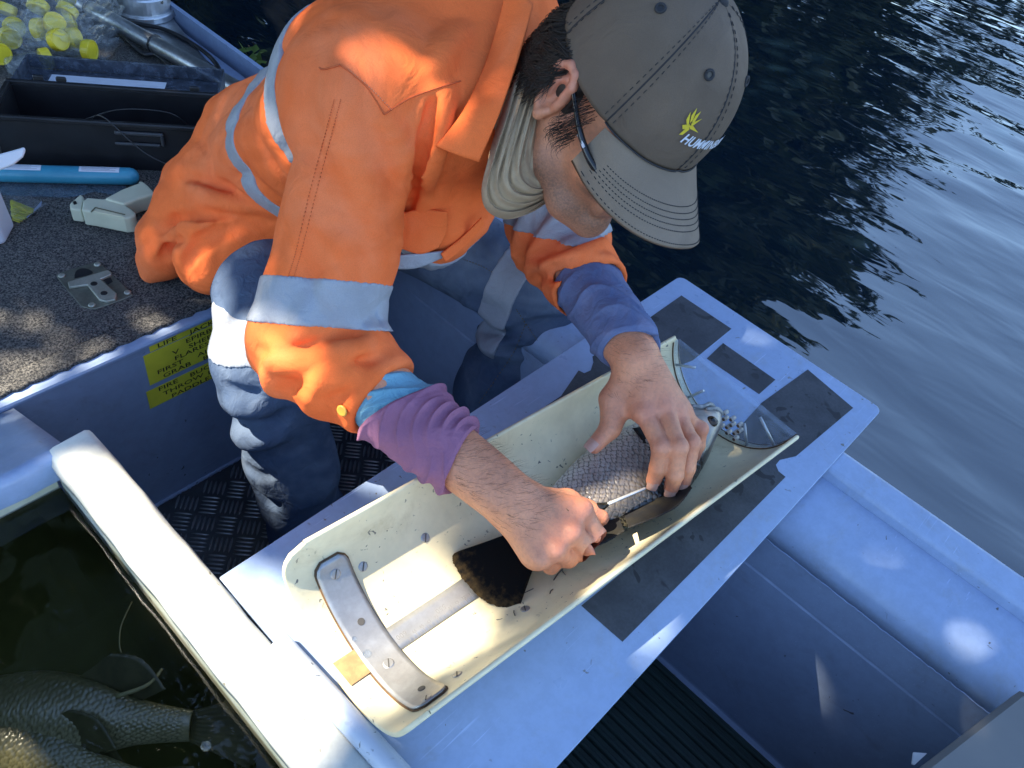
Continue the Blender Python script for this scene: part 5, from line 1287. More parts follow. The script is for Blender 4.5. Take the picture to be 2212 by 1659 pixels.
def cloth_mat(name, c1, c2, rough=.85, weave=900, sheen=.2, vs=10, fold=.35, fs_=26, fade=None, creased=0., cs_=7.):
    mt, t, b, out = new_mat(name); v = coords(t)
    c = mixc(t, ramp(t, noise(t, v, vs, 4, .6, .3), .3, .7), c1, c2)
    if fade is not None: c = mixc(t, ramp(t, noise(t, v, vs * .5, 4, .65, .6), .40, .75, 0, .65), c, fade)
    c = mixc(t, ramp(t, noise(t, v, weave, 2, .7), .35, .7, 0, .22), c, tuple(x * .45 for x in c1))
    t.links.new(c, b.inputs['Base Color']); b.inputs['Roughness'].default_value = rough; b.inputs['Specular IOR Level'].default_value = .2
    b.inputs['Sheen Weight'].default_value = sheen * .0; b.inputs['Sheen Roughness'].default_value = .5
    if creased:                                 # pressed-in creases
        for sc, k_, dd in ((cs_, 1., 1.4), (cs_ * 2.3, .45, 1.0)):
            n = t.nodes.new('ShaderNodeTexNoise'); n.noise_type = 'RIDGED_MULTIFRACTAL'; n.inputs['Scale'].default_value = sc; n.inputs['Detail'].default_value = 2.; n.inputs['Distortion'].default_value = dd; n.inputs['Roughness'].default_value = .45
            t.links.new(v, n.inputs['Vector']); bump(t, b, n.outputs['Fac'], creased * k_, .012 / (sc / cs_))
    bump(t, b, noise(t, v, fs_, 3, .5, 1.2), fold, .010); bump(t, b, noise(t, v, weave * .7, 2, .6), .3, .0008); return mt
m_or = cloth_mat('faded orange drill', (.92, .175, .042), (.84, .148, .034), fade=(.90, .27, .12), creased=.9)
m_tape = cloth_mat('silver grey reflective tape', (.33, .35, .395), (.28, .30, .345), rough=.5, sheen=0., fold=.4, fs_=30, vs=18)
Torso = Solid(); T = Torso
ms = (RS + LS) / 2
T.cone(RS + V3(.035, .03, -.005), RH + V3(.03, .0, .06), .088, .120, .06); T.cone(LS + V3(-.04, .03, -.005), LH + V3(-.02, 0, .06), .088, .120, .06)
T.cone(NB + V3(0, .05, -.02), (RH + LH) / 2 + V3(0, .03, .075), .10, .135, .06)
T.cone(RS, LS, .066, .070, .05); T.cone(NB + V3(-.02, .02, .0), RS, .058, .066, .05); T.cone(NB + V3(.02, .02, 0), LS, .058, .066, .05)
# shirt front hanging from the chest, and the tails spread on the deck
T.cone(RS + V3(.075, .03, -.08), (RH + RK) / 2 + V3(.14, .0, .06), .066, .080, .05)
T.cone(atd(915, 400, 1.085), atd(930, 510, 1.12), .052, .045, .05); T.cone(atd(950, 480, 1.08), atd(1020, 465, 1.13), .040, .030, .04)
T.chain([RH + V3(-.02, .04, .03), atz(410, 470, .0), atz(345, 560, -.055), atz(322, 592, -.080)], [.085, .055, .030, .014], .04)
T.chain([RH + V3(-.04, .0, .04), atz(505, 500, .035), atz(455, 570, .0), atz(425, 598, -.03)], [.09, .068, .040, .016], .035)
T.cone(atd(790, 150, 1.10), atd(1000, 30, 1.15), .085, .10, .06); T.cone(atd(1000, 30, 1.15), NB + V3(.03, .06, .02), .10, .07, .05)
T.cone(atz(420, 400, .0), atz(350, 500, -.055), .045, .035, .05)
def tdisp(P):
    w1 = sines(P, (9, 5, 9), 21, 4); ax = P @ nrm(V3(.35, .55, -.75))
    f = np.sin(P @ V3(34, 16, 28) + 2.2 * w1); low = np.clip((P[:, 1] - .78) / .2, 0, 1)
    d = .0050 * w1 + .0045 * low * f * np.abs(f) + .0012 * sines(P, (38, 20, 38), 22, 4)
    return d + radial(P, ARMP, 11, .0065, .10, .08, 3) + radial(P, HIPT, 12, .010, .13, .10, 5) + radial(P, WAIST, 9, .008, .10, .09, 9)
T.disp = tdisp; T.dmax = .010
SlR = Solid(); S = SlR
uax = nrm(RE - RS); fax_ = nrm(RW - RE); fold_in = nrm(np.cross(uax, fax_))
CUR = RE + fax_ * .108                                   # right cuff
S.cone(RS + uax * .0, RS + uax * .13, .062, .062, .03); S.cone(RS + uax * .10, RE - uax * .03, .062, .061, .03); S.cone(RE - uax * .05, RE + fax_ * .02 - CX * .010, .060, .058, .03); S.cone(RE, CUR - fax_ * .015, .057, .051, .03)
S.cone(RE - fax_ * .005 + uax * .010 - CX * .008, RE + fax_ * .05 + CY * .010, .054, .049, .03)
S.half(CUR, fax_, .006)
S.cone(CUR - fax_ * .03, CUR + fax_ * .05, .040, .046, .004, sub=True)
def sdisp(P):
    tu = (P - RS) @ uax; tf = (P - RE) @ fax_
    Q = P - RS - tu[:, None] * uax; ang = np.arctan2(Q @ np.cross(uax, fold_in), Q @ fold_in)
    w1 = sines(P, (14, 14, 14), 31, 4)
    up_ = np.exp(-((tu - .02) / .09) ** 2); el = np.exp(-((tf - .03) / .07) ** 2) * (tu > .12)
    d = .0040 * w1 + .0050 * sines(P, (8, 8, 8), 35, 3) + .0010 * sines(P, (40, 40, 40), 32, 3)
    d += el * .0060 * np.sin(tf * 150 + 2.4 * np.sin(ang * 1.0 + .6) + 1.6 * w1) * (.55 + .45 * np.cos(ang - .4))
    d += .0035 * np.exp(-((tu - .05) / .11) ** 2) * np.sin(ang * 4 + tu * 16 + 2.2 * w1)
    return d + radial(P, ARMP, 11, .0065, .10, .075, 3) + radial(P, ELBI, 13, .0090, .105, .065, 7)
S.disp = sdisp; S.dmax = .012
SlL = Solid(); S = SlL
lu = nrm(LE - LS); lfx = nrm(LW - LE); CUL = LE + lfx * .150
S.cone(LS, LE - lu * .01, .070, .062, .03); S.cone(LE - lu * .02, LE + lfx * .03, .062, .061, .03); S.cone(LE, CUL, .061, .056, .03)
S.half(CUL, lfx, .006); S.cone(CUL - lfx * .03, CUL + lfx * .05, .046, .052, .004, sub=True)
def ldisp(P):
    tf = (P - LE) @ lfx; w1 = sines(P, (16, 16, 16), 41, 4); w2 = sines(P, (9, 9, 9), 43, 3)
    return .0030 * w1 + .0055 * np.sin(tf * 120 + 2.6 * w2 + 1.2 * w1) * np.exp(-((tf - .03) / .09) ** 2) + .001 * sines(P, (45, 45, 45), 42, 3) + radial(P, LELB, 12, .008, .09, .07, 4)
S.disp = ldisp; S.dmax = .012
class Union:
    def __init__(s, parts, k): s.parts = parts; s.k = k; s.dmax = max(p.dmax for p in parts); s.extra = []
    def __call__(s, P, use=None):
        d = np.full(len(P), 1e3)
        for i, p in enumerate(s.parts):
            u = None if use is None else use[i]
            if u is not None and not u: continue
            d = smin(d, p(P, u), s.k)
        for f, c, r, k, sub in (s.extra if use is None else use[-1]): d = smax(d, -f(P), k) if sub else smin(d, f(P), k)
        return d
    def near(s, c, h):
        q = [[z for z in p.near(c, h + .02)] for p in s.parts]
        q = [[] if all(z[4] for z in w) else w for w in q]
        return q + [[z for z in s.extra if np.linalg.norm(z[1] - c) - z[2] < h * 1.2 + z[3]]] if any(q) else []
    def bounds(s):
        b = [p.bounds() for p in s.parts]; return np.min([x[0] for x in b], 0), np.max([x[1] for x in b], 0)
ShirtS = Union([Torso, SlR, SlL], .006)
def folds(base, L):
    """ridges and valleys of the cloth drawn along picture lines"""
    o_ = Solid()
    for kind, r_, pts in L:
        S_ = spline(pts, 3 * len(pts)); P, N = hits(base, S_); ok = np.linalg.norm(P - CAM, axis=1) < 1.7; n = len(P); tp_ = np.sin(np.linspace(.35, math.pi - .35, n)) * .75 + .25
        if kind == 'r': P = P - N * (r_ * .62)
        elif kind == 'R': P = P - N * (r_ * .42)
        else: P = P + N * (r_ * .30)
        for a in range(n - 1):
            if ok[a] and ok[a + 1] and np.linalg.norm(P[a] - P[a + 1]) < .06: o_.cone(P[a], P[a + 1], r_ * tp_[a], r_ * tp_[a + 1], r_ * {'r': 2.0, 'R': 1.2, 'v': .9}[kind], sub=(kind == 'v'))
    return o_.p
ShirtS.extra = folds(ShirtS, [
    ('R', .012, [(822, 258), (858, 300), (872, 350), (862, 408), (850, 450)]), ('r', .012, [(960, 200), (940, 290), (915, 380), (905, 450)]), ('v', .008, [(935, 215), (915, 300), (893, 380), (885, 450)]),
    ('v', .007, [(985, 250), (965, 340), (945, 420)]),
    ('r', .012, [(724, 156), (744, 297), (771, 371), (812, 490)]),
    ('v', .008, [(556, 752), (589, 768), (647, 762), (701, 742), (790, 722)]), ('R', .011, [(580, 792), (650, 786), (725, 765), (810, 742)]), ('v', .0055, [(680, 812), (740, 792), (815, 770)]),
    ('R', .010, [(655, 850), (712, 820), (765, 802)]), ('v', .005, [(858, 845), (850, 825), (842, 800)]),
    ('v', .011, [(391, 376), (440, 398), (496, 416), (560, 445)]), ('R', .012, [(330, 545), (380, 505), (430, 488), (505, 478)]), ('v', .010, [(345, 500), (390, 472), (440, 462), (500, 462)]),
    ('v', .011, [(395, 585), (425, 535), (470, 505), (520, 488)]), ('R', .010, [(405, 400), (470, 430), (540, 452)]), ('v', .008, [(430, 300), (450, 340), (452, 380)]), ('v', .008, [(350, 560), (372, 530), (392, 520)]),
    ('v', .009, [(640, 60), (600, 130), (560, 200)]), ('r', .009, [(1000, 60), (960, 110), (935, 160)]),
    ('v', .009, [(1140, 558), (1200, 545), (1260, 520), (1308, 498)]), ('R', .009, [(1145, 580), (1205, 566), (1265, 540), (1315, 520)]), ('v', .009, [(1152, 606), (1210, 584), (1270, 560)]), ('v', .008, [(1200, 640), (1240, 605), (1290, 575)]), ('R', .008, [(1215, 625), (1258, 595), (1318, 560)])])
t_v = .0042
V, F = mesh_solid(ShirtS, t_v); V = relax(V, F, 1, .5)
shirt = obj('shirt', V, F, m_or, person)

class Band:
    """a thin layer lying on a solid, kept where all the test functions are negative"""
    def __init__(s, base, th, tests, c, r): s.base = base; s.th = th; s.tests = tests; s.c = np.asarray(c, float); s.r = r; s.dmax = base.dmax
    def __call__(s, P, use=None):
        d0 = s.base(P, use); d = np.maximum(d0 - s.th, -(d0 + .006))
        for f in s.tests: d = np.maximum(d, f(P))
        return d
    def near(s, c, h): return s.base.near(c, h) if np.linalg.norm(c - s.c) < s.r + h else []
    def bounds(s): return s.c - s.r, s.c + s.r
def slab(c, n, w): c = np.asarray(c, float); n = nrm(n); return lambda P: np.abs((P - c) @ n) - w / 2
def band(name, base, c, n, w, rad, mat, parent, th=.0022, vox=.003, more=()):
    V, F = mesh_solid(Band(base, th, [slab(c, n, w)] + list(more), c, rad), vox); V, F = largest(V, F); V = relax(V, F, 1, .4)
    return obj(name, V, F, mat, parent)
def band3(name, base, pts, w, rad, mat, parent, **k):
    """a band through three picture points on the solid"""
    P = [hit(base, *p)[0] for p in pts]; n = np.cross(P[1] - P[0], P[2] - P[0]); return band(name, base, P[1], n, w, rad, mat, parent, **k)
# two hoops round the body, one on each sleeve
tax = nrm((RH + LH) / 2 - NB + V3(-.02, 0, -.02))
band('reflective_tape', Torso, hit(Torso, 500, 265)[0], tax, .042, .36, m_tape, shirt)
band('reflective_tape', Torso, hit(Torso, 592, 225)[0], tax, .042, .36, m_tape, shirt)
pr_ = [hit(SlR, x, y)[0] for x, y in ((560, 640), (700, 655), (820, 660))]
band('reflective_tape', SlR, pr_[1], nrm(np.cross(pr_[2] - pr_[0], nrm(CAM - pr_[1]) )), .054, .16, m_tape, shirt)
pl2 = hit(SlL, 1210, 480)[0]
band('reflective_tape', SlL, pl2, lu + .25 * CY, .046, .15, m_tape, shirt)
# collar: a folded wing lying on the shirt
def sheet(name, rows, mat, parent, th=.0022, off=.0, nu=24, nv=14, base=None, lift=0.):
    """rows: lists of picture points (x, y, height above the base solid); lofted into a thick sheet"""
    G = []
    for row in rows:
        P = []
        for x, y, h in row:
            if base is None: P.append(atd(x, y, h)); continue
            p, n = hit(base, x, y); P.append(p + nrm(CAM - p) * h)
        G.append(spline(P, nu))
    G = np.array(G); H = np.array([spline(G[:, i], nv) for i in range(nu)]); V0 = H.reshape(-1, 3)
    N = np.cross(np.gradient(H, axis=0), np.gradient(H, axis=1)); N /= np.linalg.norm(N, axis=2)[..., None] + 1e-9
    if (N.reshape(-1, 3) * (CAM - V0)).sum() < 0: N = -N
    N = N.reshape(-1, 3); n = nu * nv; V = np.r_[V0 + N * th / 2, V0 - N * th / 2]; g = grid_faces(nu, nv); F = g + [tuple(q + n for q in f)[::-1] for f in g]
    for j in range(nv - 1): F += [(j, j + 1, n + j + 1, n + j)]; q = (nu - 1) * nv; F += [(q + j, n + q + j, n + q + j + 1, q + j + 1)]
    for i in range(nu - 1): F += [(i * nv, n + i * nv, n + (i + 1) * nv, (i + 1) * nv)]; q = nv - 1; F += [(i * nv + q, (i + 1) * nv + q, n + (i + 1) * nv + q, n + i * nv + q)]
    return obj(name, V, F, mat, parent)
def sheet3(name, rows, mat, parent, **k):
    class _B: pass
    return sheet(name, rows, mat, parent, base=None, **k)
def seam_line(pts, base, off, r_, name, mat, parent, n=40, dash=None):
    S_ = spline(pts, n); mb = MB(); P = list(hits(base, S_, off=off)[0])
    if dash:
        for i in range(0, len(P) - 1, 2): mb.tube([P[i], P[i + 1]], r_, 4)
    else: mb.tube(P, r_, 5)
    return mb.build(name, mat, parent, smooth=True)
col_ = sheet3('collar', [[(1100, -40, 1.03), (1060, 110, .985), (1005, 235, .936), (942, 316, .920)], [(1125, -20, 1.015), (1088, 120, .962), (1040, 240, .922), (985, 334, .915)], [(1152, 10, 1.0), (1118, 130, .948), (1077, 250, .918), (1034, 349, .922)]], m_or, shirt, th=.003)
m_or2 = M('sunk stitch thread', (.62, .115, .03), (.55, .10, .026), rough=.9)
m_or3 = M('pale frayed stitch', (.72, .26, .14), (.62, .2, .1), rough=.9)
seam_line([(735, 140), (790, 185), (831, 248)], ShirtS, .0, .0009, 'seam', m_or2, shirt)
seam_line([(830, 247), (880, 215), (930, 195), (995, 175)], ShirtS, .0, .0009, 'seam', m_or2, shirt)
seam_line([(735, 140), (700, 150), (690, 146)], ShirtS, .0002, .0010, 'seam', m_or2, shirt, 14)
seam_line([(722, 215), (700, 300), (668, 420), (640, 540), (622, 600)], ShirtS, .0002, .0005, 'stitching', m_or2, shirt, 120, True)
seam_line([(736, 215), (714, 300), (682, 420), (652, 540), (634, 600)], ShirtS, .0002, .0005, 'stitching', m_or2, shirt, 120, True)
seam_line([(752, 150), (800, 190), (846, 238)], ShirtS, .0003, .0007, 'stitching', m_or3, shirt, 44, True)
# chest pocket flap, front edge, and the tape along the front
sheet3('pocket_flap', [[(850, 468, 1.012), (905, 452, 1.014), (966, 458, 1.018)], [(850, 515, 1.026), (903, 508, 1.026), (964, 500, 1.032)], [(853, 530, 1.032), (905, 548, 1.036), (945, 535, 1.040)]], m_or, shirt, th=.0025, nu=20, nv=12)
sheet3('placket', [[(952, 548, 1.045), (1000, 510, 1.05), (1040, 470, 1.05)], [(962, 566, 1.05), (1010, 526, 1.055), (1046, 482, 1.055)]], m_or, shirt, th=.003, nu=20, nv=6)
sheet3('reflective_tape', [[(846, 552, 1.03), (900, 548, 1.035), (962, 542, 1.05)], [(846, 580, 1.04), (900, 578, 1.045), (955, 556, 1.055)]], m_tape, shirt, th=.003, nu=20, nv=6)
# cuff button and its buttonhole tab
m_btn = M('yellow plastic button', (.60, .33, .05), (.55, .30, .04), rough=.35)
pb_, nb2 = hit(SlR, 741, 886, off=.0008)
bo = MB().lathe(pb_, nb2, [(.0066, 0), (.0070, .0012), (.0062, .0026), (.0045, .0022), (.003, .0021)], 20).build('button', m_btn, shirt, smooth=True)
# torn hem shreds and care label at the side seam
m_lab = M('white care label', (.60, .60, .60), rough=.8)
# ---------------------------------------------------------------- jeans
m_den = cloth_mat('worn blue denim', (.046, .074, .135), (.082, .116, .185), rough=.9, weave=1100, sheen=.15, vs=8, fold=.4, fs_=40, fade=(.30, .36, .44), creased=.3, cs_=11.)
JeanS = Solid(); J = JeanS
for h_, k_, a_, o_ in ((RH, RK, RA, 0), (LH, LK, LA, 1)):
    J.cone(h_ + V3(0, .0, .01), k_, .098, .072, .04); sh = nrm(a_ - k_); J.chain([k_, k_ + sh * .20, a_], [.071, .069, .069], .03)
    J.cone(k_ + V3(.0, .01, .004), k_ + sh * .05, .074, .070, .02)
J.cone(RH, LH, .105, .105, .05); J.cone((RH + LH) / 2, ((RH + LH) / 2) + V3(0, .05, .09), .11, .11, .04)
J.half(RA + V3(0, 0, -.012), nrm(RA - RK), .004)
shr, shl = nrm(RA - RK), nrm(LA - LK)
def jdisp(P):
    w1 = sines(P, (12, 12, 12), 51, 4); w2 = sines(P, (26, 26, 26), 52, 4); o = .0035 * w1 + .0014 * w2
    for k_, sh in ((RK, shr), (LK, shl)):
        t_ = (P - k_) @ sh; Q = P - k_ - t_[:, None] * sh; near_ = (np.linalg.norm(Q, axis=1) < .12)
        qx = (Q @ CX) / .07; o += near_ * .0062 * np.exp(-((t_ - .09) / .075) ** 2) * np.sin(t_ * 88 + 2.6 * w1 + 1.9 * np.sin(1.6 * qx + 1) + 1.1 * qx) * (.45 - .55 * qx)
        o += near_ * .0035 * np.exp(-((t_ - .30) / .10) ** 2) * np.sin(t_ * 60 + 3.2 * w1 + 1.5 * qx)
    return o
J.disp = jdisp; J.dmax = .014
jf = folds(JeanS, [('v', .011, [(498, 905), (540, 926), (590, 918), (618, 890)]), ('r', .010, [(500, 930), (545, 950), (600, 945)]), ('v', .009, [(485, 830), (525, 852), (560, 850)]), ('r', .009, [(495, 868), (530, 885), (570, 885)]), ('v', .009, [(525, 1005), (560, 1030), (590, 1025)]),
    ('v', .008, [(550, 1060), (580, 1090), (600, 1092)]), ('v', .010, [(1040, 715), (1095, 722), (1150, 705), (1225, 690)]), ('r', .009, [(1050, 742), (1110, 745), (1170, 730)]), ('v', .009, [(1075, 760), (1130, 765), (1180, 750)]), ('v', .008, [(470, 640), (490, 690), (540, 700)])])
JeanS.p += jf
V, F = mesh_solid(JeanS, .0042); V = relax(V, F, 1, .4)
jeans = obj('jeans', V, F, m_den, person)
band3('reflective_tape', JeanS, ((476, 752), (520, 765), (565, 740)), .046, .12, m_tape, jeans) if False else None
pj = hit(JeanS, 520, 752)[0]; thx = nrm(RK - RH)
band('reflective_tape', JeanS, pj, nrm(shr + .35 * CY + .15 * CX), .046, .115, m_tape, jeans)
pj = hit(JeanS, 1085, 625)[0]
band('reflective_tape', JeanS, pj, nrm(nrm(LK - LH) + .0 * CX), .058, .13, m_tape, jeans)
m_thr = M('jeans thread', (.16, .13, .08), rough=.9)
seam_line([(1115, 668), (1150, 720), (1160, 800), (1120, 880)][:2] + [(1168, 745)], JeanS, .0003, .0008, 'stitching', m_thr, jeans, 40, True)
seam_line([(1135, 700), (1110, 760), (1070, 820), (1035, 870)], JeanS, .0003, .0008, 'stitching', m_thr, jeans, 50, True)
seam_line([(1000, 560), (1040, 575), (1075, 595)], JeanS, .0003, .0007, 'stitching', m_thr, jeans, 30, True)
# boots
m_boot = M('yellow leather boot', (.50, .30, .07), (.42, .24, .05), rough=.6, vs=20, bmp=.2)
for a_, k_ in ((RA, RK), (LA, LK)):
    bt = Solid(); f_ = V3(-.15, -.98, 0); zb = FLOOR
    bt.cone(a_ + V3(0, .02, -.0), (a_[0], a_[1] + .03, zb + .045), .050, .050, .02); bt.cone((a_[0], a_[1] + .02, zb + .046), (a_[0] + f_[0] * .17, a_[1] + f_[1] * .17, zb + .040), .046, .040, .03)
    bt.half((a_[0], a_[1], zb + .004), (0, 0, -1), .004)
    V, F = mesh_solid(bt, .006); obj('boot', V, F, m_boot, person)

# ---------------------------------------------------------------- under-sleeves pulled back on the forearms
def cuff(name, a, b, ra, rb, mat, seed, amp, nfold, skew, nu=150, nv=110, out_=None, tilt0=0., tilt1=0., parent=None):
    """gathered tube of cloth round an axis a->b; tilt0/1 slant its ends"""
    a = np.asarray(a, float); b = np.asarray(b, float); ax = nrm(b - a); L = np.linalg.norm(b - a); u = nrm(np.cross(ax, CZ)); v = np.cross(ax, u); r_ = np.random.default_rng(seed); V = []
    ph = r_.uniform(0, 6.28, 8)
    I, Jv = np.meshgrid(np.linspace(0, 1, nu), np.linspace(0, 2 * np.pi, nv, endpoint=False), indexing='ij')
    t0 = tilt0 * np.cos(Jv + .0); t1 = tilt1 * np.cos(Jv); s_ = (0 + t0) + (L + t1 - t0) * I
    rr_ = ra + (rb - ra) * I
    q = I * nfold + skew * np.sin(Jv + ph[0]) + .5 * np.sin(2 * Jv + ph[1]) + .12 * np.sin(3 * Jv + I * 4 + ph[2])
    fold_ = (1 - np.abs(np.sin(np.pi * q))) ** 1.6
    fine_ = .35 * np.sin(q * 13 + 3 * np.sin(2 * Jv + ph[3])) * np.sin(Jv * 3 + I * 6 + ph[4])
    vary = .55 + .45 * np.sin(Jv * 2 + I * 7 + ph[5])
    rr_ = rr_ + amp * (fold_ * vary - .4 + .10 * fine_) + .0010 * np.sin(Jv * 5 + I * 11)
    lip = np.clip(np.minimum(I, 1 - I) / .04, 0, 1); rr_ = rr_ - .0035 * (1 - lip)
    P = a + s_[..., None] * ax + rr_[..., None] * (np.cos(Jv)[..., None] * u + np.sin(Jv)[..., None] * v)
    # turned-in ends
    endA = a + s_[0][:, None] * ax + ax * .006 + (rr_[0] - .008)[:, None] * (np.cos(Jv[0])[:, None] * u + np.sin(Jv[0])[:, None] * v)
    endB = a + s_[-1][:, None] * ax - ax * .006 + (rr_[-1] - .008)[:, None] * (np.cos(Jv[0])[:, None] * u + np.sin(Jv[0])[:, None] * v)
    P = np.concatenate([endA[None], P, endB[None]]); return obj(name, P.reshape(-1, 3), grid_faces(nu + 2, nv, wrapv=True), mat, parent or person)
m_pur = cloth_mat('purple jersey', (.30, .13, .21), (.255, .108, .18), vs=14, fold=.3, fs_=60, weave=1300)
m_lbl = cloth_mat('pale blue jersey', (.17, .36, .46), (.14, .31, .42), vs=14, fold=.4, fs_=60, weave=1300)
m_dbl = cloth_mat('blue grey marl jersey', (.125, .165, .30), (.10, .135, .26), vs=30, fold=.35, fs_=50, weave=1300, fade=(.20, .20, .31))
m_beige = cloth_mat('beige stretch jersey', (.42, .31, .20), (.36, .26, .165), vs=10, fold=.25, fs_=30, weave=1500)
cA = RE + fax_ * .088; cB = RE + fax_ * .152; cC = RE + fax_ * .232
cuff('under_sleeve', cA, cB + fax_ * .01, .0450, .0465, m_lbl, 4, .006, 3.2, 1.1, tilt0=.0, tilt1=.012)
cuff('under_sleeve', cB - fax_ * .016, cC, .0545, .0435, m_pur, 8, .0065, 5.2, .85, tilt0=.020, tilt1=-.010)
dA = LE + lfx * .125; dB = LW - lfx * .012
cuff('under_sleeve', dA, dB, .050, .041, m_dbl, 15, .0050, 4.1, 1.0, tilt1=.010)
cuff('under_sleeve', dB - lfx * .012, dB + lfx * .006, .0345, .0335, m_beige, 3, .001, 1., .3, nu=24, tilt1=.010) if False else None

# ---------------------------------------------------------------- neck gaiter: loose folds of beige jersey round the neck
G = Solid()
def gp(L): return [atd(x, y, t) for x, y, t in L]
GO = spline([(1150, 70, 1.0), (1118, 150, .965), (1085, 250, .945), (1056, 340, .938), (1040, 410, .944), (1052, 455, .962), (1095, 474, .982), (1150, 458, 1.0), (1200, 425, 1.01)], 30)
GI = spline([(1190, 150, .985), (1182, 220, .965), (1172, 290, .95), (1165, 345, .95), (1165, 375, .955), (1178, 392, .96), (1195, 392, .968), (1210, 382, .975), (1222, 370, .985)], 30)
# the part hidden behind the neck
ctr = NB + V3(0, -.02, .05)
for r_, z in ((.040, -.03), (.038, -.012)):
    P = [ctr + V3(r_ * math.cos(t), r_ * 1.05 * math.sin(t), z - .02 * math.sin(t)) for t in np.linspace(0, 6.28, 22)]
    G.chain(P, [.017] * 22, .012)
def gdisp(P): return .0010 * sines(P, (60, 60, 60), 61, 4) + .0020 * sines(P, (20, 20, 20), 62, 3)
G.disp = gdisp; G.dmax = .006
V, F = mesh_solid(G, .0045); F = F.tolist()
nf, ng = 130, 70; ff = np.linspace(0, 1, nf); tg_ = np.linspace(0, 1, ng); GO2 = spline(GO, ng); GI2 = spline(GI, ng); H = np.zeros((nf, ng, 3))
for a, f in enumerate(ff):
    Q = GO2 + (GI2 - GO2) * f
    q = f * 5.2 + .42 * np.sin(tg_ * 4.2 + .5) + .22 * np.sin(tg_ * 9 + 2 + 4 * f) + .5 * (tg_ > 2)
    fr = q - np.floor(q); idx = np.floor(q); amp_ = .0085 + .0045 * np.sin(idx * 2.3 + tg_ * 3)
    pleat = np.where(fr < .84, (fr / .84) ** .75, ((1 - fr) / .16) ** 1.3)            # overlapping folds: gentle rise, steep tuck
    fine_ = .0011 * np.sin(q * 9 + 3 * np.sin(tg_ * 8)) + .0008 * np.sin(tg_ * 34 + q * 5)
    Q[:, 2] -= .016 * math.sin(math.pi * f) ** .8 + amp_ * pleat * math.sin(math.pi * min(1, f * 1.15 + .04)) ** .4 + fine_
    H[a] = [atd(*w_) for w_ in Q]
k = len(V); V = np.r_[V, H.reshape(-1, 3)]; F += [tuple(q + k for q in f) for f in grid_faces(nf, ng)]
bk = H.copy(); bk += (NB + V3(0, -.01, .05) - bk) * .22; k = len(V); V = np.r_[V, bk[::6, ::3].reshape(-1, 3)]; F += [tuple(q + k for q in f)[::-1] for f in grid_faces(len(range(0, nf, 6)), len(range(0, ng, 3)))]
obj('neck_gaiter', V, F, m_beige, person)

# ---------------------------------------------------------------- cap
m_cap = cloth_mat('washed charcoal cotton', (.15, .112, .084), (.105, .08, .062), vs=7, fold=.3, fs_=22, weave=1300, fade=(.33, .255, .195))
m_capd = M('dark cap stitching', (.028, .028, .032), rough=.9)
CR = (.0845, .1084, .1204); CO = V3(0, -.012, .022)
def crown(th, ph, off=0.):
    """th 0 = front, + towards the man's right; ph 0 = band, pi/2 = top"""
    c, s = math.cos(th), math.sin(th); f = CR[1] + (.006 if c > 0 else .0) * c
    e = math.cos(ph) ** .80 if ph < 1.5707 else 0.
    front = max(0, c) ** 2
    r_ = CR[0] * s * e; q = f * c * e; u = CR[2] * math.sin(ph) ** 1.02 if ph > 0 else CR[2] * ph
    # six panels with sunken seams
    k = th / (math.pi / 3); d = abs(k - round(k)); g = -.0016 * math.exp(-(d / .03) ** 2) + .0016 * math.cos((k - round(k)) * 2 * math.pi) * .0 + .0022 * (d * 2) ** .8 * math.cos(ph)
    g += off; n = nrm(V3(s * math.cos(ph) / 1., c * math.cos(ph), math.sin(ph)))
    lo = -.010 * (1 - front) if ph <= 0.02 else -.010 * (1 - front) * max(0, 1 - ph / .5)
    return hd(CO[0] + r_ + n[0] * g, CO[1] + q + n[1] * g, CO[2] + u + n[2] * g + lo)
nt_, npz = 180, 44; V = []
for i in range(nt_):
    th = 2 * math.pi * i / nt_
    for j in range(npz): V.append(crown(th, (math.pi / 2 - .015) * j / (npz - 1)))
V += [crown(0, math.pi / 2 - .015)]
inner = []
F = grid_faces(nt_, npz, wrapu=True)
F += [tuple(i * npz + npz - 1 for i in range(nt_))]
Vc = np.array(V); cen = hd(CO[0], CO[1], CO[2] + .03)
# thickness: an inner skin just inside
Vi = Vc[:nt_ * npz] + (cen - Vc[:nt_ * npz]) * .02; n0_ = len(V); V = list(Vc) + list(Vi)
F += [tuple(q + n0_ for q in f)[::-1] for f in grid_faces(nt_, npz, wrapu=True)] + [(i * npz, n0_ + i * npz, n0_ + ((i + 1) % nt_) * npz, ((i + 1) % nt_) * npz) for i in range(nt_)]
cap_ = obj('cap', V, F, m_cap, person)
# brim
def brim(a, q, off=0.):
    """a -1..1 across, q 0 at the crown 1 at the edge"""
    th = a * 1.02; p0 = V3(CO[0] + (CR[0] + .001) * math.sin(th), CO[1] + (CR[1] + .006) * math.cos(th) , CO[2] + .001)
    reach = .072 * math.sqrt(max(0, 1 - (abs(a)) ** 3.2)) + .004
    wide = math.sin(th) * (CR[0] + .001) * (1 + .06 * q)
    r_ = wide; f = p0[1] + reach * q; u = p0[2] - .004 - .026 * q - 4.55 * wide * wide * (.15 + .85 * q) + off
    return hd(r_, f, u - .006 * (abs(a) ** 2))
na_, nq = 61, 22; V = [brim(-1 + 2 * i / (na_ - 1), j / (nq - 1), o_) for o_ in (.0022, -.0018) for i in range(na_) for j in range(nq)]
k = na_ * nq; F = [f[::-1] for f in grid_faces(na_, nq)] + [tuple(x + k for x in f) for f in grid_faces(na_, nq)]
F += [(i * nq + nq - 1, k + i * nq + nq - 1, k + (i + 1) * nq + nq - 1, (i + 1) * nq + nq - 1) for i in range(na_ - 1)]
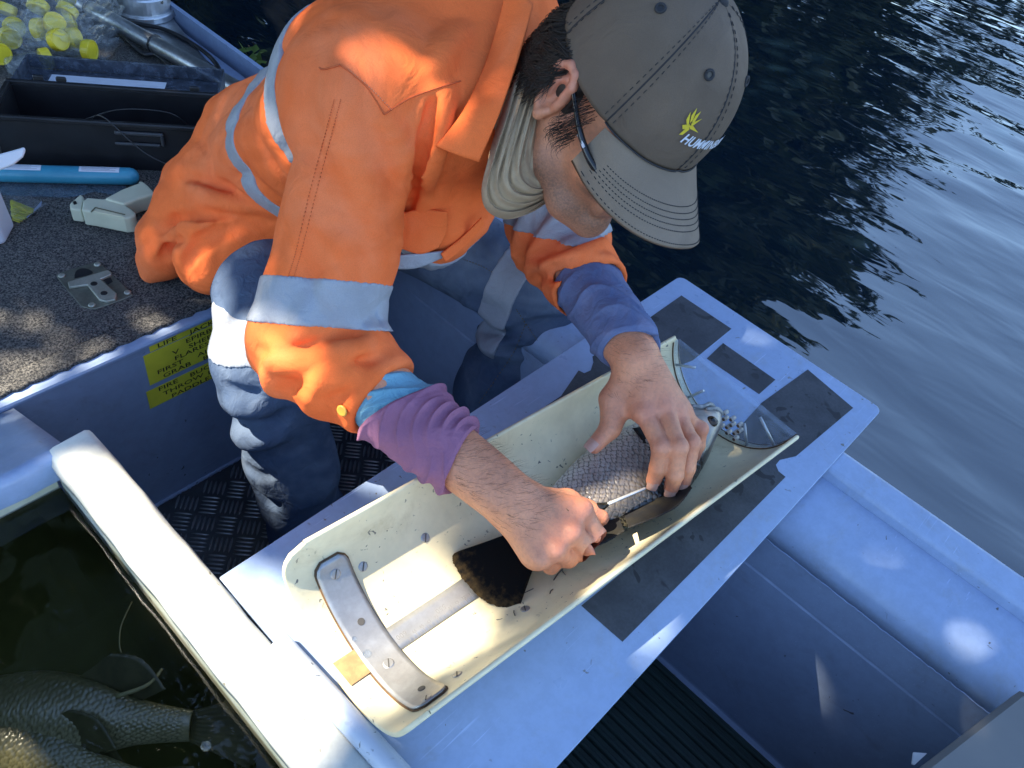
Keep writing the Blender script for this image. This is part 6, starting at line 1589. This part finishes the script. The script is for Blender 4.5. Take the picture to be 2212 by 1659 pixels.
m_brim = cloth_mat('sun faded brim cotton', (.23, .178, .135), (.18, .14, .108), vs=8, fold=.2, fs_=24, weave=1300, fade=(.36, .285, .22))
br = obj('brim', V, F, m_brim, cap_)
for r_ in range(6):
    q = .955 - r_ * .085 if r_ else .97
    q = [.97, .80, .72, .64, .56, .47][r_]
    mb = MB(); n = 150; sc_a = .985 - .05 * r_ * .4
    P = [brim(-sc_a + 2 * sc_a * i / (n - 1), q * (1 - .0 * abs(-1 + 2 * i / (n - 1)) ** 2), .0026) for i in range(n)]
    for i in range(0, n - 1, 2): mb.tube([P[i], P[i + 1]], .00055, 4)
    mb.build('stitching', m_capd, br)
for i in range(6):
    for o_ in (-.055, .055):
        mb = MB(); n = 44; P = [crown(i * math.pi / 3 + o_, .05 + 1.42 * j / (n - 1), .0006) for j in range(n)]
        for j in range(0, n - 1, 2): mb.tube([P[j], P[j + 1]], .00045, 4)
        mb.build('stitching', m_capd, cap_)
    mb = MB(); mb.tube([crown(i * math.pi / 3, .02 + 1.5 * j / 29, .0) for j in range(30)], .0011, 5); mb.build('seam', m_capd, cap_, smooth=True)
    c = crown(math.pi / 6 + i * math.pi / 3, .86, .0006); n = nrm(c - cen)
    a_ = nrm(np.cross(n, HU)); b_ = np.cross(n, a_); MB().tube([c + .0042 * (a_ * math.cos(t) + b_ * math.sin(t)) for t in np.linspace(0, 6.283, 17)], .0017, 6).build('eyelet', m_capd, cap_, smooth=True)
    MB().lathe(c - n * .0004, n, [(.0035, 0), (.003, .0006)], 12).build('eyelet_hole', m_black, cap_)
MB().lathe(crown(0, math.pi / 2 - .015) - HU * .001, HU, [(.0075, 0), (.0072, .003), (.005, .0052), (.001, .006)], 18).build('top_button', m_capd, cap_, smooth=True)
MB().tube([crown(t, .0, .0012) for t in np.linspace(-1.05, 1.05, 50)], .0010, 5).build('seam', m_capd, cap_, smooth=True)
# embroidered emblem and lettering, wrapped on the front
m_emw = M('white embroidery', (.62, .66, .74), (.56, .6, .7), rough=.8, bmp=.5, bs=900); m_emy = M('yellow embroidery', (.62, .50, .03), (.56, .44, .03), rough=.8, bmp=.5, bs=900)
def wrap(V, F, th0, ph0, sc, off, name, mat):
    mb = MB(); P = [crown(th0 - v[0] * sc / CR[1], ph0 + v[1] * sc / CR[2], off) for v in V]; P2 = [crown(th0 - v[0] * sc / CR[1], ph0 + v[1] * sc / CR[2], -.0005) for v in V]
    return obj(name, P, F, mat, cap_, smooth=False)
V, F = text_mesh('HUMMINBIRD', 1., .022, .25, 3)
TH0, PH0 = .385, .30
wrap(V, F, TH0, PH0, .0150, .0022, 'lettering', m_emw)
for poly in ([(-.55, 2.35), (-.25, 1.6), (-.30, 1.3), (-.60, 1.75)], [(-.85, 1.9), (-.35, 1.25), (-.30, 1.0), (-.75, 1.35)], [(-.05, 2.3), (.0, 1.5), (-.2, 1.4), (-.28, 1.9)], [(.45, 1.95), (.05, 1.25), (-.2, 1.3), (.05, 1.6)],
             [(.95, 1.05), (.0, 1.30), (-.25, 1.15), (.0, 1.02)], [(-.75, .95), (-.25, 1.25), (-.1, 1.0), (-.5, .75)], [(-.45, .35), (-.25, 1.15), (.0, .95), (-.18, .45)]):
    wrap([(x, y) for x, y in poly], [(0, 1, 2, 3)], TH0, PH0, .0150, .0024, 'emblem', m_emy)
# ---------------------------------------------------------------- sunglasses, hair
m_blk2 = M('glossy black plastic', (.008, .008, .009), rough=.15)
mb = MB(); mb.tube(spline([hd(.083, -.012, .004), hd(.083, .03, -.010), hd(.078, .060, -.018), hd(.068, .078, -.022)], 16), np.linspace(.0026, .0045, 16), 8); gl_ = mb.build('sunglasses', m_blk2, person, smooth=True)
for s_ in (-1, 1):
    V = []
    for i in range(12):
        for j in range(9):
            a = -1 + 2 * i / 11; b_ = -1 + 2 * j / 8; w_ = math.sqrt(max(0, 1 - abs(b_) ** 3 * .9)); x = .040 + a * .031 * w_; V.append(hd(s_ * x, .106 - .55 * (x) ** 2 * 9, -.024 + b_ * .019 - .003 * (a > 0)))
    obj('lens', V, grid_faces(12, 9), m_blk2, gl_)
mb = MB(); mb.tube(spline([hd(-.083, -.012, .004), hd(-.083, .03, -.010), hd(-.078, .060, -.018), hd(-.068, .078, -.022)], 16), np.linspace(.0026, .0045, 16), 8); mb.build('temple_arm', m_blk2, gl_, smooth=True)
MB().box(hd(.0835, .046, -.0145), (.0012, .016, .003), ax=HA).build('logo', m_paper, gl_)
def hair_lock(p, d, n, ln, wave_, r0, rr__, ph, fq):
    P = []; d = nrm(d - (d @ n) * n * .8); s_ = nrm(np.cross(d, n))
    for i in range(9):
        f = i / 8; P.append(p + d * ln * f + n * (.003 + .014 * math.sin(f * 2.4)) + wave_ * f ** .6 * (s_ * math.sin(ph + fq * f) + n * .45 * math.cos(ph + fq * f)))
    return P, [r0 * (1 - .75 * (i / 8) ** 2) for i in range(9)]
r_ = np.random.default_rng(77); mb = MB()
for i in range(300):
    # back and sides of the head below the cap, in wavy locks of several hairs
    side = r_.choice([1, 1, 1, 1, -1]); a = r_.uniform(.08, 1.0)
    th = math.pi / 2 + a * math.pi / 2; u = r_.uniform(-.070, .026) * (.35 + .65 * a)
    if a < .24: u = r_.uniform(-.008, .02)
    n = nrm(HR * side * math.sin(th) + HF * math.cos(th)); ph = r_.uniform(0, 6.28); fq = r_.uniform(4, 7.5); wv_ = r_.uniform(.005, .010); ln = r_.uniform(.034, .066)
    d = -HU * r_.uniform(.5, 1.) - HF * r_.uniform(-.25, .8) * (1 - a)
    for q in range(11):
        p = hd(side * .078 * math.sin(th), -.014 + .099 * math.cos(th), u) + (HU * r_.normal() + np.cross(n, HU) * r_.normal()) * .0035
        P, R = hair_lock(p, d + HR * r_.normal() * .07 + HU * r_.normal() * .07, n, ln * r_.uniform(.75, 1.1), wv_, r_.uniform(.00035, .0006), r_, ph + r_.normal() * .25, fq)
        mb.tube(P, R, 3)
for i in range(200):      # sideburn in front of the ear
    f = r_.uniform(.008, .036); u = r_.uniform(-.044, .012); p = hd(.0725 - .1 * (f - .012), f - .002, u)
    P, R = hair_lock(p, -HU + HF * r_.normal() * .3 + HF * .35, HR, r_.uniform(.009, .020), .0016, .0003, r_, r_.uniform(0, 6), 4.); mb.tube(P, R, 3)
hr = mb.build('hair', m_hair, person, smooth=True)
HS = Solid(); HS.ell(hd(0, -.030, -.010), (.083, .097, .060), HA, .01); HS.half(hd(0, .0, 0), nrm(HF * 1. + HU * .1), .01)
V, F = mesh_solid(HS, .005); obj('hair', V, F, m_hair, person)

# ---------------------------------------------------------------- tagging needle in the right hand, and a loose yellow tag
tool = thing('tag_needle', z3(1300, 1095, .07), 'steel hollow needle with dark handle held in the right fist', 'needle')
n0_, n1_ = z3(1306, 1092, .0815), z3(1396, 1054, .082)
MB().tube([n0_ + (n1_ - n0_) * f for f in (0, .5, .95, 1.)], [.0021, .0021, .0018, .0006], 10).build('needle', m_pin, tool, smooth=True)
nd = nrm(n1_ - n0_)
MB().lathe(n0_ - nd * .052, nd, [(.007, 0), (.0085, .004), (.0085, .030), (.0075, .040), (.0045, .050), (.003, .056)], 16).build('handle', clear_mat('smoky handle', (.14, .13, .11), .1, .3, (.05, .045, .035)), tool, smooth=True)
tag(MB().tube([z3(1296, 1131, .072), z3(1313, 1115, .074)], .0012, 6).build('yellow_tag', m_ytag, smooth=True), 'thin yellow tag poking from under the fist', 'tag')
tag(MB().tube(spline([z3(1228, 1104, .1325), z3(1220, 1097, .1335), z3(1213, 1090, .1335)][:3], 6), .0008, 4).build('grass_bit', M('dry grass', (.12, .08, .03), rough=.8), smooth=True), 'short bit of dry grass stuck on the fist', 'grass')
# ================================================================ sunlit places and the tree that leaves them in the sun
for x, y, z, r in ((165, 985, 0, .010), (220, 1050, 0, .028), (300, 1140, 0, .032), (390, 1240, 0, .035), (480, 1330, 0, .035), (565, 1470, 0, .018), (668, 1608, 0, .015),
                   (660, 1190, .09, .03), (730, 1135, .09, .02), (700, 1190, .09, .02),
                   (850, 1300, .01, .04), (760, 1380, .01, .035), (880, 1400, .02, .04), (820, 1470, .03, .025), (950, 1350, .02, .035), (960, 1260, .01, .02), (690, 1420, .03, .02),
                   (1390, 1150, .03, .022), (1425, 1130, .035, .016), (1345, 1165, .03, .016), (1290, 1265, .085, .010), (1340, 1235, .085, .008),
                   (1420, 1395, 0, .012), (1400, 1410, 0, .010),
                   
                   (30, 810, DECK, .02), (110, 800, DECK, .018), (60, 850, DECK, .025), (200, 765, DECK, .014), (330, 690, DECK, .006), (5, 690, DECK, .008), (80, 690, DECK, .006), (300, 525, DECK, .004),
                   (340, 1540, -.1, .026), (70, 1590, -.1, .026), (640, 1600, -.06, .03), (560, 1440, -.05, .02), (520, 1480, -.1, .03), (610, 1590, -.1, .03), (450, 1390, -.09, .025)):
    lit(atz(x, y, z), r)
if 'ShirtS' in globals():
    for x, y, r in ((556, 715, .022), (580, 765, .022), (690, 870, .018), (740, 845, .014), (850, 150, .018), (590, 300, .008), (410, 600, .006)):
        p_ = hit(ShirtS, x, y)[0]
        if np.linalg.norm(p_ - CAM) < 1.7: lit(p_, r)
    for x, y, r in ((460, 640, .022), (480, 700, .022), (520, 770, .03), (550, 850, .035), (590, 910, .035), (620, 970, .03), (540, 1000, .02)): lit(hit(JeanS, x, y)[0], r)
build_overhang()
